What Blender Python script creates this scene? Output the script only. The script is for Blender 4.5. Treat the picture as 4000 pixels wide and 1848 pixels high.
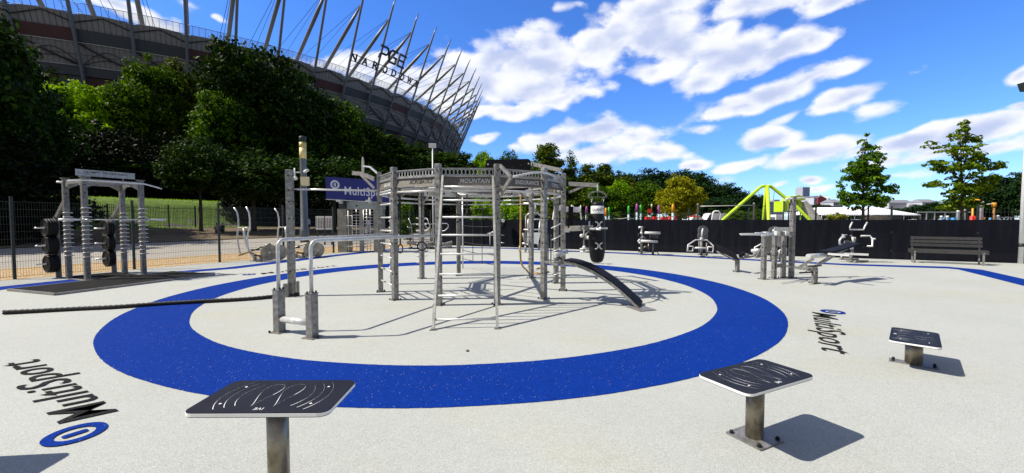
import bpy, math, random
import numpy as np
from mathutils import Vector, Matrix, Euler
for _o in list(bpy.data.objects): bpy.data.objects.remove(_o)
S = bpy.context.scene
R = math.radians
# ------------------------------------------------------------------ camera
FPX, PITCH, EYE = 1607.0, 0.0408, 1.6
cd = bpy.data.cameras.new('camera'); cam = bpy.data.objects.new('camera', cd)
S.collection.objects.link(cam); S.camera = cam
cam.location = (0, 0, EYE); cam.rotation_euler = (math.pi/2 - PITCH, 0, 0)
cd.sensor_width = 36; cd.lens = 36*FPX/4000; cd.clip_start = .05; cd.clip_end = 6000
S.render.resolution_x = 1024; S.render.resolution_y = 473
# ------------------------------------------------------------------ light
SUN_EL, SUN_DIR = R(48), Vector((-.996, -.087))
AZ = math.atan2(SUN_DIR.x, SUN_DIR.y)
to_sun = Vector((math.sin(AZ)*math.cos(SUN_EL), math.cos(AZ)*math.cos(SUN_EL), math.sin(SUN_EL)))
sd = bpy.data.lights.new('sun', 'SUN'); sd.energy = 5.0; sd.angle = R(.5); sd.color = (1, .93, .82)
sun = bpy.data.objects.new('sun', sd); S.collection.objects.link(sun)
sun.rotation_euler = to_sun.to_track_quat('Z', 'Y').to_euler(); sun.location = (-20, 0, 30)
S.view_settings.view_transform = 'Standard'; S.view_settings.look = 'None'
S.view_settings.exposure = 0.45; S.view_settings.gamma = 1.0
try: S.view_settings.use_curve_mapping = False
except Exception: pass
S.cycles.max_bounces = 6; S.cycles.transparent_max_bounces = 16

# pixel helpers: a pixel of the 4000 px wide photograph -> a place in the world
def ray(px, py):
    x = (px-2000)/FPX; y = -(py-924)/FPX; c, s = math.cos(PITCH), math.sin(PITCH)
    return Vector((x, c + y*s, y*c - s))
def G(px, py, z=0):
    r = ray(px, py); t = (z-EYE)/r.z
    return Vector((r.x*t, r.y*t, z))
def A(px, py, Y):
    r = ray(px, py); t = Y/r.y
    return Vector((r.x*t, Y, EYE + r.z*t))
# ------------------------------------------------------------------ sky with clouds
W = bpy.data.worlds.new('World'); S.world = W; W.use_nodes = True
try: W.cycles.sampling_method = 'MANUAL'; W.cycles.sample_map_resolution = 256
except Exception: pass
nt = W.node_tree; nt.nodes.clear()
def nd(tree, t, **kw):
    n = tree.nodes.new(t)
    for k, v in kw.items(): setattr(n, k, v)
    return n
def mth(tree, op, a, b=None, c=None, clamp=False):
    n = tree.nodes.new('ShaderNodeMath'); n.operation = op; n.use_clamp = clamp
    for i, v in enumerate((a, b, c)):
        if v is None: continue
        if isinstance(v, (int, float)): n.inputs[i].default_value = v
        else: tree.links.new(v, n.inputs[i])
    return n.outputs[0]
CL = [ # px, py, rx, ry, tilt, weight
 (1950,235,210,75,24,1),(2130,165,95,75,0,1),(2080,250,230,85,5,1.05),(1870,320,170,85,0,1),(2090,345,220,75,8,.9),
 (2010,430,110,38,0,.95),(2190,375,150,38,14,.85),(2330,180,130,105,20,.95),(2420,130,150,80,35,.95),(2560,110,190,120,-5,1.05),(2560,20,170,60,0,.9),
 (2660,180,190,90,-15,1),(2560,265,90,50,0,.8),(2790,210,120,70,0,.85),(2870,240,190,75,12,1.0),(3050,205,190,55,16,1.05),(3180,165,90,45,15,.8),
 (2760,330,100,50,0,.8),(2990,375,260,60,12,1.1),(3140,330,220,36,10,.8),(2880,430,130,35,0,.9),(3300,395,190,42,17,1),(3420,430,100,35,0,.6),(3110,455,90,22,18,.7),
 (2950,35,230,60,-4,1),(3280,10,150,45,10,.8),(2830,120,80,45,30,.6),(2250,10,70,22,0,.5),
 (2200,545,180,55,14,1),(2330,520,180,48,0,1.05),(2470,535,170,48,0,.9),(2560,590,170,35,-4,.8),(2330,600,280,40,0,.7),(2690,640,70,18,12,.8),
 (2740,512,70,20,0,.6),(3010,550,125,42,6,1.1),(3170,600,190,32,9,1),(2940,630,160,25,8,.7),(3330,590,70,20,0,.6),
 (3860,510,270,60,17,1.3),(3600,565,170,42,10,1.15),(3850,590,260,40,6,.85),(3450,640,170,26,0,.7),(3950,300,110,45,28,.95),(3990,410,90,32,15,.85),(3700,600,230,30,0,.7),
 (1895,545,65,20,5,.75),(1880,432,70,25,10,.75),(1790,300,80,110,60,.8),
 (1430,255,190,55,12,.75),(1620,320,160,85,10,.9),(1730,330,110,110,10,.95),(1380,330,120,50,0,.6),
 (470,25,190,45,-8,.95),(560,85,110,35,-20,.6),(830,55,35,13,0,.5),(700,5,90,22,0,.5),
 (3190,688,55,17,5,.75),(3060,705,60,12,5,.6),(3200,728,90,14,5,.6),(3640,625,80,18,0,.6),(3500,690,150,20,0,.5),(2800,690,90,16,8,.5),(3560,640,100,18,0,.55),(2650,700,60,12,0,.4)]
def azel(px, py):
    r = ray(px, py); return math.atan2(r.x, r.y), math.atan2(r.z, math.hypot(r.x, r.y))
g = bpy.data.node_groups.new('cloud_field', 'ShaderNodeTree')
g.interface.new_socket('Dir', in_out='INPUT', socket_type='NodeSocketVector')
g.interface.new_socket('Lift', in_out='INPUT', socket_type='NodeSocketFloat')
g.interface.new_socket('Den', in_out='OUTPUT', socket_type='NodeSocketFloat')
g.interface.new_socket('Shade', in_out='OUTPUT', socket_type='NodeSocketFloat')
gi = g.nodes.new('NodeGroupInput'); go = g.nodes.new('NodeGroupOutput')
sp = nd(g, 'ShaderNodeSeparateXYZ'); g.links.new(gi.outputs[0], sp.inputs[0])
azn = mth(g, 'ARCTAN2', sp.outputs[0], sp.outputs[1])
hyp = mth(g, 'SQRT', mth(g, 'ADD', mth(g, 'MULTIPLY', sp.outputs[0], sp.outputs[0]), mth(g, 'MULTIPLY', sp.outputs[1], sp.outputs[1])))
eln = mth(g, 'ADD', mth(g, 'ARCTAN2', sp.outputs[2], hyp), gi.outputs[1])
cb = nd(g, 'ShaderNodeCombineXYZ'); g.links.new(azn, cb.inputs[0]); g.links.new(eln, cb.inputs[1])
# a large soft warp keeps the clouds from reading as ellipses
nw = nd(g, 'ShaderNodeTexNoise'); nw.inputs['Scale'].default_value = 5.5; nw.inputs['Detail'].default_value = 3
g.links.new(cb.outputs[0], nw.inputs['Vector'])
sb = nd(g, 'ShaderNodeVectorMath', operation='SUBTRACT'); g.links.new(nw.outputs['Color'], sb.inputs[0]); sb.inputs[1].default_value = (.5, .5, .5)
ml = nd(g, 'ShaderNodeVectorMath', operation='MULTIPLY'); g.links.new(sb.outputs[0], ml.inputs[0]); ml.inputs[1].default_value = (.11, .06, 0)
ad = nd(g, 'ShaderNodeVectorMath', operation='ADD'); g.links.new(cb.outputs[0], ad.inputs[0]); g.links.new(ml.outputs[0], ad.inputs[1])
run = None
spa = nd(g, 'ShaderNodeSeparateXYZ'); g.links.new(ad.outputs[0], spa.inputs[0])
for (px, py, rx, ry, tl, wt) in CL:
    a0, e0 = azel(px, py); a1, _ = azel(px+rx, py); a2, _ = azel(px-rx, py); _, e1 = azel(px, py-ry); _, e2 = azel(px, py+ry)
    m = nd(g, 'ShaderNodeMapping', vector_type='TEXTURE')
    m.inputs['Location'].default_value = (a0, e0, 0); m.inputs['Rotation'].default_value = (0, 0, R(tl))
    m.inputs['Scale'].default_value = (abs(a1-a2)/2*1.18, abs(e1-e2)/2*1.22, 1e6)
    cq = nd(g, 'ShaderNodeCombineXYZ'); g.links.new(spa.outputs[0], cq.inputs[0]); g.links.new(spa.outputs[1], cq.inputs[1])
    if run is not None: g.links.new(run, cq.inputs[2])
    g.links.new(cq.outputs[0], m.inputs['Vector'])
    ln = nd(g, 'ShaderNodeVectorMath', operation='LENGTH'); g.links.new(m.outputs[0], ln.inputs[0])
    v = mth(g, 'MULTIPLY_ADD', ln.outputs['Value'], -wt, wt*1.06)
    run = v if run is None else mth(g, 'SMOOTH_MAX', run, v, .18)
st = nd(g, 'ShaderNodeVectorMath', operation='MULTIPLY'); g.links.new(cb.outputs[0], st.inputs[0]); st.inputs[1].default_value = (1, 1.7, 1)
n1 = nd(g, 'ShaderNodeTexNoise'); n1.inputs['Scale'].default_value = 9; n1.inputs['Detail'].default_value = 9; n1.inputs['Roughness'].default_value = .6
n1.inputs['Distortion'].default_value = .05
g.links.new(st.outputs[0], n1.inputs['Vector'])
wv = nd(g, 'ShaderNodeVectorMath', operation='MULTIPLY_ADD'); g.links.new(n1.outputs['Color'], wv.inputs[0]); wv.inputs[1].default_value = (.09, .09, 0); g.links.new(st.outputs[0], wv.inputs[2])
vo = nd(g, 'ShaderNodeTexVoronoi', feature='SMOOTH_F1'); vo.inputs['Scale'].default_value = 17; vo.inputs['Smoothness'].default_value = .4; vo.inputs['Detail'].default_value = 0
g.links.new(wv.outputs[0], vo.inputs['Vector'])
puff = mth(g, 'MULTIPLY_ADD', vo.outputs['Distance'], -.80, .455)
den = mth(g, 'ADD', mth(g, 'ADD', run, puff), mth(g, 'MULTIPLY_ADD', n1.outputs['Fac'], 1.35, -.78))
g.links.new(den, go.inputs[0])
# relief: the same noise looked up a little towards the sun
sh = nd(g, 'ShaderNodeVectorMath', operation='ADD'); g.links.new(st.outputs[0], sh.inputs[0]); sh.inputs[1].default_value = (-.018, .045, 0)
n2 = nd(g, 'ShaderNodeTexNoise'); n2.inputs['Scale'].default_value = 9; n2.inputs['Detail'].default_value = 4; n2.inputs['Roughness'].default_value = .55
n2.inputs['Distortion'].default_value = .05; g.links.new(sh.outputs[0], n2.inputs['Vector'])
g.links.new(mth(g, 'ADD', mth(g, 'MULTIPLY', run, .9), mth(g, 'MULTIPLY', mth(g, 'SUBTRACT', n2.outputs['Fac'], mth(g, 'MULTIPLY', n1.outputs['Fac'], .55)), 1.6)), go.inputs[1])
tc = nd(nt, 'ShaderNodeTexCoord')
def field(lift):
    n = nd(nt, 'ShaderNodeGroup'); n.node_tree = g; n.inputs[1].default_value = lift
    nt.links.new(tc.outputs['Generated'], n.inputs[0]); return n.outputs
d0, d1 = field(0)
def mrange(tree, v, a, b, c, d, smooth=True):
    n = tree.nodes.new('ShaderNodeMapRange'); n.interpolation_type = 'SMOOTHSTEP' if smooth else 'LINEAR'
    n.inputs[1].default_value, n.inputs[2].default_value, n.inputs[3].default_value, n.inputs[4].default_value = a, b, c, d
    tree.links.new(v, n.inputs[0]); return n.outputs[0]
alpha = mrange(nt, d0, -.05, .46, 0, .98)
shade = mrange(nt, d1, .62, 1.4, 0, 1)
sky = nd(nt, 'ShaderNodeTexSky', sky_type='NISHITA'); sky.sun_disc = False
sky.sun_elevation = SUN_EL; sky.sun_rotation = AZ; sky.air_density = 1.0; sky.dust_density = .25; sky.ozone_density = 3.0
hs = nd(nt, 'ShaderNodeHueSaturation'); hs.inputs['Saturation'].default_value = 1.18; hs.inputs['Value'].default_value = 1.0
nt.links.new(sky.outputs[0], hs.inputs['Color'])
tint = nd(nt, 'ShaderNodeMix', data_type='RGBA', blend_type='MULTIPLY'); tint.inputs[0].default_value = 1
nt.links.new(hs.outputs[0], tint.inputs[6]); tint.inputs[7].default_value = (.66, .90, 1.38, 1)
cc = nd(nt, 'ShaderNodeMix', data_type='RGBA'); nt.links.new(shade, cc.inputs[0])
SKY_STR = .118
cc.inputs[6].default_value = (6.3, 6.4, 6.7, 1); cc.inputs[7].default_value = (3.5, 4.0, 5.6, 1)
mx = nd(nt, 'ShaderNodeMix', data_type='RGBA'); nt.links.new(alpha, mx.inputs[0])
nt.links.new(tint.outputs[2], mx.inputs[6]); nt.links.new(cc.outputs[2], mx.inputs[7])
# broken grey cloud deck added unseen overhead and behind the viewer to neutralise blue fill
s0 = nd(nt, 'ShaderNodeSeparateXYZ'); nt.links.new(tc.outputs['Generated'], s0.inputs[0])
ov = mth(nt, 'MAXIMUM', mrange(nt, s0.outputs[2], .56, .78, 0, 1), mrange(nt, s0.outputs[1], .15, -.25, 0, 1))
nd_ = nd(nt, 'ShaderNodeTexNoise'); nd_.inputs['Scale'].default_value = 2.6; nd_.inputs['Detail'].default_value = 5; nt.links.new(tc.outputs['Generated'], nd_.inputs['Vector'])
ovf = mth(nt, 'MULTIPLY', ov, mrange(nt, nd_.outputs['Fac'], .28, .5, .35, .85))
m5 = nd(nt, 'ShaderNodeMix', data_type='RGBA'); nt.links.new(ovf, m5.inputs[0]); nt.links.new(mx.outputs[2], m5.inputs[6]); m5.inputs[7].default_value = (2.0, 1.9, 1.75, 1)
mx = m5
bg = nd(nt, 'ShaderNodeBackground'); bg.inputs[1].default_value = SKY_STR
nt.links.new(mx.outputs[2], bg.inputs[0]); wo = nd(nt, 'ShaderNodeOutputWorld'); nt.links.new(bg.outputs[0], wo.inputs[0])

# ------------------------------------------------------------------ materials
MATS = {}
def newmat(name):
    m = bpy.data.materials.new(name); m.use_nodes = True; MATS[name] = m
    t = m.node_tree; b = t.nodes['Principled BSDF']
    return m, t, b
def ramp(t, fac, cols):
    n = t.nodes.new('ShaderNodeValToRGB')
    e = n.color_ramp.elements
    while len(e) < len(cols): e.new(.5)
    for i, (p, c) in enumerate(cols):
        e[i].position = p; e[i].color = (*c, 1)
    t.links.new(fac, n.inputs[0]); return n.outputs[0]
def tex(t, kind, scale, detail=4, rough=.5, coord='Object', stretch=None):
    c = t.nodes.new('ShaderNodeTexCoord'); v = c.outputs[coord]
    if stretch:
        m = t.nodes.new('ShaderNodeMapping'); m.inputs['Scale'].default_value = stretch; t.links.new(v, m.inputs[0]); v = m.outputs[0]
    if kind == 'noise':
        n = t.nodes.new('ShaderNodeTexNoise'); n.inputs['Detail'].default_value = detail; n.inputs['Roughness'].default_value = rough
        o = n.outputs['Fac']
    elif kind == 'voronoi':
        n = t.nodes.new('ShaderNodeTexVoronoi'); o = n.outputs['Color']
    elif kind == 'vdist':
        n = t.nodes.new('ShaderNodeTexVoronoi'); o = n.outputs['Distance']
    else:
        n = t.nodes.new('ShaderNodeTexWave'); n.bands_direction = 'Z'; n.wave_profile = 'SIN'; o = n.outputs['Fac']
    n.inputs['Scale'].default_value = scale; t.links.new(v, n.inputs['Vector'])
    return o
def bump(t, b, h, strength=.3, dist=.01):
    n = t.nodes.new('ShaderNodeBump'); n.inputs['Strength'].default_value = strength; n.inputs['Distance'].default_value = dist
    t.links.new(h, n.inputs['Height']); t.links.new(n.outputs[0], b.inputs['Normal'])
def simple(name, col, rough=.6, metal=0, var=.12, scale=6, bmp=0, coord='Object', spec=None):
    m, t, b = newmat(name)
    n = tex(t, 'noise', scale, 5, .6, coord)
    lo = tuple(max(0, c*(1-var)) for c in col); hi = tuple(min(1, c*(1+var)) for c in col)
    t.links.new(ramp(t, n, [(.3, lo), (.7, hi)]), b.inputs['Base Color'])
    b.inputs['Roughness'].default_value = rough; b.inputs['Metallic'].default_value = metal
    if spec is not None: b.inputs['Specular IOR Level'].default_value = spec
    if bmp: bump(t, b, tex(t, 'noise', scale*8, 4, .6, coord), bmp, .01)
    return m
def steel(name, lo, hi, rough, metal, dimple=0, scale=14):
    m, t, b = newmat(name)
    n = tex(t, 'noise', scale, 6, .65)
    t.links.new(ramp(t, n, [(.32, lo), (.68, hi)]), b.inputs['Base Color'])
    b.inputs['Metallic'].default_value = metal
    rn = t.nodes.new('ShaderNodeMapRange'); rn.inputs[3].default_value = rough-.1; rn.inputs[4].default_value = rough+.15
    t.links.new(tex(t, 'noise', 30, 3), rn.inputs[0]); t.links.new(rn.outputs[0], b.inputs['Roughness'])
    if dimple:
        w = tex(t, 'wave', 1.0, stretch=(0, 0, math.pi*dimple/10 if False else dimple))
        bump(t, b, w, .35, .008)
    return m
M_post = steel('perforated_steel', (.14,.135,.125), (.34,.33,.31), .45, .5, dimple=3.1)
M_pipe = steel('stainless_tube', (.50,.50,.49), (.74,.74,.72), .32, .35)
M_plate = steel('galvanised_plate', (.15,.145,.135), (.33,.32,.30), .48, .45)
M_galv = steel('bright_galvanised', (.24,.24,.23), (.46,.46,.44), .42, .4)
M_dark_plate = steel('cut_sheet', (.09,.08,.065), (.19,.175,.15), .55, .35, scale=30)
M_bright = simple('bright_sheet', (.60,.60,.59), .45, .2, .08)
M_brass = steel('weathered_tube', (.16,.135,.09), (.42,.38,.30), .38, .75, scale=5)
M_black = simple('black_rubber', (.012,.012,.014), .6, 0, .25, 8, .1, spec=.18)
M_pad = simple('black_pad', (.008,.008,.011), .6, 0, .2, 5, spec=.10)
M_board = simple('black_grip_board', (.011,.012,.018), .6, 0, .25, 7, .08, spec=.22)
M_edge = simple('white_core_edge', (.78,.78,.76), .5, 0, .04)
M_white = simple('white_paint', (.78,.78,.78), .45, 0, .05)
M_line = simple('engraved_white', (.82,.82,.8), .5, 0, .03)
M_screen = simple('privacy_fabric', (.006,.007,.011), .95, 0, .6, 2.2, .2, spec=.04)
M_fence = simple('fence_green_black', (.02,.03,.03), .5, .2, .2)
M_wire = simple('fence_wire', (.05,.055,.05), .5, .3, .2)
def _streaks():
    t = M_screen.node_tree; b = t.nodes['Principled BSDF']
    a_ = tex(t, 'noise', 1.0, 5, .65, stretch=(5, 5, .35)); c_ = tex(t, 'noise', 26, 3, .6, stretch=(1, 1, 3))
    t.links.new(ramp(t, mth(t, 'ADD', mth(t, 'MULTIPLY', a_, .7), mth(t, 'MULTIPLY', c_, .3)), [(.30, (.005,.006,.009)), (.52, (.008,.009,.014)), (.74, (.016,.018,.026))]), b.inputs['Base Color'])
_streaks()
b_ = M_screen.node_tree.nodes['Principled BSDF']; b_.inputs['Alpha'].default_value = .992
M_blue = None
def granule(name, cols, spk, scale=210, rough=.85, big=.10, spec=.35, stain=0):
    m, t, b = newmat(name)
    v = tex(t, 'voronoi', scale)
    sep = t.nodes.new('ShaderNodeSeparateColor'); t.links.new(v, sep.inputs[0])
    c = ramp(t, sep.outputs[0], cols)
    n2 = tex(t, 'noise', .55, 5, .6); n3 = tex(t, 'noise', 7, 6, .7)
    k = mth(t, 'ADD', mth(t, 'MULTIPLY_ADD', n2, big*2, 1-big), mth(t, 'MULTIPLY_ADD', n3, big*1.6, -big*.8))
    mix = t.nodes.new('ShaderNodeMix'); mix.data_type = 'RGBA'; mix.blend_type = 'MULTIPLY'; mix.inputs[0].default_value = 1
    t.links.new(c, mix.inputs[6]); cmb = t.nodes.new('ShaderNodeCombineColor')
    for i in range(3): t.links.new(k, cmb.inputs[i])
    t.links.new(cmb.outputs[0], mix.inputs[7])
    if stain:      # faint yellowish weathering and a few darker scuffs
        ms = t.nodes.new('ShaderNodeMix'); ms.data_type = 'RGBA'; ms.blend_type = 'MULTIPLY'
        t.links.new(mrange(t, tex(t, 'noise', .33, 4, .6, stretch=(1,1.6,1)), .50, .68, 0, stain), ms.inputs[0]); t.links.new(mix.outputs[2], ms.inputs[6]); ms.inputs[7].default_value = (1, .96, .80, 1)
        m3 = t.nodes.new('ShaderNodeMix'); m3.data_type = 'RGBA'; m3.blend_type = 'MULTIPLY'
        t.links.new(mrange(t, tex(t, 'noise', 1.9, 8, .75), .60, .72, 0, .22), m3.inputs[0]); t.links.new(ms.outputs[2], m3.inputs[6]); m3.inputs[7].default_value = (.62, .60, .56, 1); mix = m3
    # sparse light flecks
    f = mrange(t, sep.outputs[1], spk, spk+.002, 0, 1, False)
    mf = t.nodes.new('ShaderNodeMix'); mf.data_type = 'RGBA'; t.links.new(f, mf.inputs[0]); t.links.new(mix.outputs[2], mf.inputs[6])
    mf.inputs[7].default_value = (.52,.53,.53,1)
    t.links.new(mf.outputs[2], b.inputs['Base Color'])
    b.inputs['Roughness'].default_value = rough; b.inputs['Specular IOR Level'].default_value = spec
    bump(t, b, tex(t, 'vdist', scale), .55, .004)
    return m
M_floor = granule('grey_rubber_granules', [(.0,(.29,.30,.28)),(.25,(.375,.392,.362)),(.6,(.405,.423,.392)),(.85,(.435,.452,.42)),(1,(.50,.51,.48))], .975, 190, stain=.5)
M_blue = granule('blue_rubber_granules', [(.0,(.0005,.012,.11)),(.4,(.0008,.025,.215)),(.8,(.001,.034,.285)),(1,(.004,.044,.30))], .997, 190, .85, .12, .08)
M_ink = granule('black_floor_letters', [(.0,(.010,.011,.012)),(.6,(.016,.017,.018)),(.93,(.03,.03,.03)),(1,(.08,.08,.08))], .998, 200, .9, .1, .08)

# ------------------------------------------------------------------ mesh builder
class MB:
    def __init__(s): s.v = []; s.f = []; s.sm = []
    def add(s, vs, fs, smooth=False):
        k = len(s.v); s.v += [tuple(v) for v in vs]; s.f += [tuple(i+k for i in f) for f in fs]; s.sm += [smooth]*len(fs); return s
    def box(s, c, size, rot=None, bev=0):
        hx, hy, hz = (x/2 for x in size); c = Vector(c)
        if rot is None: M = Matrix.Identity(3)
        elif isinstance(rot, (int, float)): M = Matrix.Rotation(rot, 3, 'Z')
        else: M = rot
        if bev:
            b = min(bev, hx*.9, hy*.9, hz*.9); pts = []; 
            for sz, ins in ((-hz, b), (-hz+b, 0), (hz-b, 0), (hz, b)):
                for (x, y) in ((-hx+b, -hy), (hx-b, -hy), (hx, -hy+b), (hx, hy-b), (hx-b, hy), (-hx+b, hy), (-hx, hy-b), (-hx, -hy+b)):
                    fx = (hx-ins)/hx; fy = (hy-ins)/hy
                    pts.append(c + M @ Vector((x*fx, y*fy, sz)))
            fs = [tuple(range(7, -1, -1)), tuple(range(24, 32))]
            for l in range(3):
                for i in range(8):
                    j = (i+1) % 8; fs.append((l*8+i, l*8+j, l*8+8+j, l*8+8+i))
            return s.add(pts, fs)
        p = [c + M @ Vector((x, y, z)) for z in (-hz, hz) for (x, y) in ((-hx,-hy),(hx,-hy),(hx,hy),(-hx,hy))]
        return s.add(p, [(3,2,1,0),(4,5,6,7),(0,1,5,4),(1,2,6,5),(2,3,7,6),(3,0,4,7)])
    def frame(s, d, up=(0,0,1)):
        d = Vector(d).normalized(); u = Vector(up)
        if abs(d.dot(u)) > .98: u = Vector((0, 1, 0))
        x = u.cross(d).normalized(); y = d.cross(x)
        return x, y, d
    def bar(s, p0, p1, w, h, up=(0,0,1)):      # rectangular bar
        p0, p1 = Vector(p0), Vector(p1); x, y, d = s.frame(p1-p0, up)
        M = Matrix((x, y, d)).transposed()
        return s.box((p0+p1)/2, (w, h, (p1-p0).length), M)
    def tube(s, p0, p1, r, n=10, r2=None, cap=True):
        return s.path([p0, p1], r, n, cap, [r, r if r2 is None else r2])
    def path(s, pts, r, n=8, cap=True, rad=None, closed=False):
        pts = [Vector(p) for p in pts]; m = len(pts); vs = []; fs = []
        ref = None
        for i, p in enumerate(pts):
            if closed: d = pts[(i+1) % m]-pts[i-1]
            else: d = (pts[min(i+1, m-1)]-pts[max(i-1, 0)])
            d.normalize()
            if ref is None: x, y, _ = s.frame(d)
            else:
                x = (ref - d*ref.dot(d)); 
                if x.length < 1e-6: x, y, _ = s.frame(d)
                x.normalize()
            y = d.cross(x); ref = x
            rr = rad[i] if rad else r
            vs += [p + (x*math.cos(2*math.pi*k/n)+y*math.sin(2*math.pi*k/n))*rr for k in range(n)]
        for i in range(m if closed else m-1):
            j = (i+1) % m
            for k in range(n):
                l = (k+1) % n; fs.append((i*n+k, i*n+l, j*n+l, j*n+k))
        s.add(vs, fs, True)
        if cap and not closed:
            k0 = len(s.v)-len(vs)
            s.f += [tuple(k0+i for i in range(n-1, -1, -1)), tuple(k0+(m-1)*n+i for i in range(n))]; s.sm += [False, False]
        return s
    def disc(s, c, axis, r, th, n=20):
        c = Vector(c); a = Vector(axis).normalized(); return s.tube(c-a*th/2, c+a*th/2, r, n)
    def torus(s, c, ax1, ax2, r, rr, n=28, k=8):
        c = Vector(c); ax1 = Vector(ax1); ax2 = Vector(ax2)
        return s.path([c + ax1*math.cos(2*math.pi*i/n)*r + ax2*math.sin(2*math.pi*i/n)*r for i in range(n)], rr, k, closed=True)
    def lathe(s, c, prof, n=20, axis=None):
        c = Vector(c); vs = []; fs = []
        for (r, z) in prof: vs += [c+Vector((r*math.cos(2*math.pi*k/n), r*math.sin(2*math.pi*k/n), z)) for k in range(n)]
        for i in range(len(prof)-1):
            for k in range(n):
                l = (k+1) % n; fs.append((i*n+k, i*n+l, (i+1)*n+l, (i+1)*n+k))
        fs += [tuple(range(n-1, -1, -1)), tuple((len(prof)-1)*n+i for i in range(n))]
        return s.add(vs, fs, True)
    def prism(s, poly, o, ex, ey, ez, th):     # polygon in (ex,ey), thickness along ez centred
        o, ex, ey, ez = Vector(o), Vector(ex), Vector(ey), Vector(ez)
        n = len(poly); vs = [o+ex*x+ey*y+ez*(-th/2) for x, y in poly]+[o+ex*x+ey*y+ez*(th/2) for x, y in poly]
        fs = [tuple(range(n-1, -1, -1)), tuple(range(n, 2*n))]+[(i, (i+1) % n, n+(i+1) % n, n+i) for i in range(n)]
        return s.add(vs, fs)
    def mesh(s, name, off=(0,0,0)):
        me = bpy.data.meshes.new(name); o = Vector(off)
        me.from_pydata([Vector(v)-o for v in s.v], [], s.f); me.polygons.foreach_set('use_smooth', s.sm); me.update()
        return me
    def build(s, name, mat, parent=None, off=None):
        if off is None:
            if parent is not None: off = wloc(parent)
            else:
                a = np.array([tuple(v) for v in s.v]); off = ((a[:,0].min()+a[:,0].max())/2, (a[:,1].min()+a[:,1].max())/2, a[:,2].min())
                o = link(name, s.mesh(name, off), mat, None); o.location = off; return o
        return link(name, s.mesh(name, off), mat, parent)
def wloc(o):
    v = Vector((0,0,0))
    while o is not None: v += o.location; o = o.parent
    return v
def link(name, me, mat, parent):
    o = bpy.data.objects.new(name, me); S.collection.objects.link(o)
    if mat is not None and not me.materials: me.materials.append(mat)
    if parent is not None: o.parent = parent
    return o
def thing(name, loc, label, cat, group=None):
    o = bpy.data.objects.new(name, None); S.collection.objects.link(o); o.location = loc; o.empty_display_size = .2
    return tag(o, label, cat, group)
def tag(o, label=None, cat=None, group=None, kind=None):
    if label: o['label'] = label
    if cat: o['category'] = cat
    if group: o['group'] = group
    if kind: o['kind'] = kind
    return o
def dup(root, loc, rotz=0, label=None, group=None, scale=None):
    r = root.copy(); S.collection.objects.link(r); r.location = loc; r.rotation_euler = (0, 0, rotz)
    if scale: r.scale = scale
    if label: r['label'] = label
    if group: r['group'] = group
    def rec(a, b):
        for ch in list(a.children):
            c = ch.copy(); S.collection.objects.link(c); c.parent = b; rec(ch, c)
    rec(root, r); return r
def text(body, M, size, ext=.004, bold=0, mb=None, align='CENTER', shear=0):
    cu = bpy.data.curves.new('t', 'FONT'); cu.body = body; cu.size = size; cu.extrude = ext; cu.offset = bold; cu.space_character = 1.07
    cu.align_x = align; cu.align_y = 'CENTER'; cu.shear = shear; cu.resolution_u = 3
    ob = bpy.data.objects.new('t', cu); S.collection.objects.link(ob)
    dg = bpy.context.evaluated_depsgraph_get(); me = bpy.data.meshes.new_from_object(ob.evaluated_get(dg))
    mb = mb or MB(); mb.add([M @ v.co for v in me.vertices], [tuple(p.vertices) for p in me.polygons])
    bpy.data.objects.remove(ob); bpy.data.curves.remove(cu); bpy.data.meshes.remove(me); return mb
def basis(o, ex, ey):
    ex, ey = Vector(ex).normalized(), Vector(ey).normalized(); ez = ex.cross(ey)
    M = Matrix((ex, ey, ez)).transposed().to_4x4(); M.translation = Vector(o); return M
def rrect(w, h, r, n=5):
    p = []
    for cx, cy, a in ((w/2-r, h/2-r, 0), (-w/2+r, h/2-r, 90), (-w/2+r, -h/2+r, 180), (w/2-r, -h/2+r, 270)):
        for i in range(n+1): p.append((cx+r*math.cos(R(a+90*i/n)), cy+r*math.sin(R(a+90*i/n))))
    return p
# ================================================================== ground
U2, N2, F0 = Vector((.4717, .8818)), Vector((-.8818, .4717)), Vector((-8.5, 19.9))
def sof(x, y): return (x-F0.x)*N2.x + (y-F0.y)*N2.y
def sst(a, b, x):
    t = min(1, max(0, (x-a)/(b-a))); return t*t*(3-2*t)
def hz(x, y):
    s = sof(x, y)
    k = sst(-6, -24, x)*sst(-40, -5, y)
    return k*(.65*sst(20, 38, s) + 3.5*sst(38.5, 47, s) + 2.5*sst(60, 110, s)) + .0
def FP(t, s=0, z=0): p = F0+U2*t+N2*s; return Vector((p.x, p.y, z))
m, t, b = newmat('park_ground')
ng = tex(t, 'noise', .12, 6, .6); nf = tex(t, 'noise', 3.5, 6, .7)
t.links.new(ramp(t, mth(t, 'ADD', mth(t, 'MULTIPLY', ng, .6), mth(t, 'MULTIPLY', nf, .4)), [(.36,(.085,.08,.072)),(.50,(.115,.11,.10)),(.66,(.14,.135,.12))]), b.inputs['Base Color'])
b.inputs['Roughness'].default_value = .95; bump(t, b, tex(t, 'noise', 18, 6, .7), .8, .06)
M_ground = m
def axis(parts):
    out = []
    for a, b_, st in parts: out += list(np.arange(a, b_, st))
    return out+[parts[-1][1]]
xs = axis([(-3000,-400,260),(-400,-100,20),(-100,0,2.5),(0,60,12),(60,400,68),(400,3000,325)])
ys = axis([(-3000,-200,350),(-200,-20,45),(-20,0,5),(0,110,2.5),(110,400,29),(400,3000,325)])
mb = MB(); mb.add([(x, y, hz(x, y)) for y in ys for x in xs], [(j*len(xs)+i, j*len(xs)+i+1, (j+1)*len(xs)+i+1, (j+1)*len(xs)+i) for j in range(len(ys)-1) for i in range(len(xs)-1)], True)
o = mb.build('ground', M_ground, None, (0,0,0)); tag(o, kind='structure')
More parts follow.
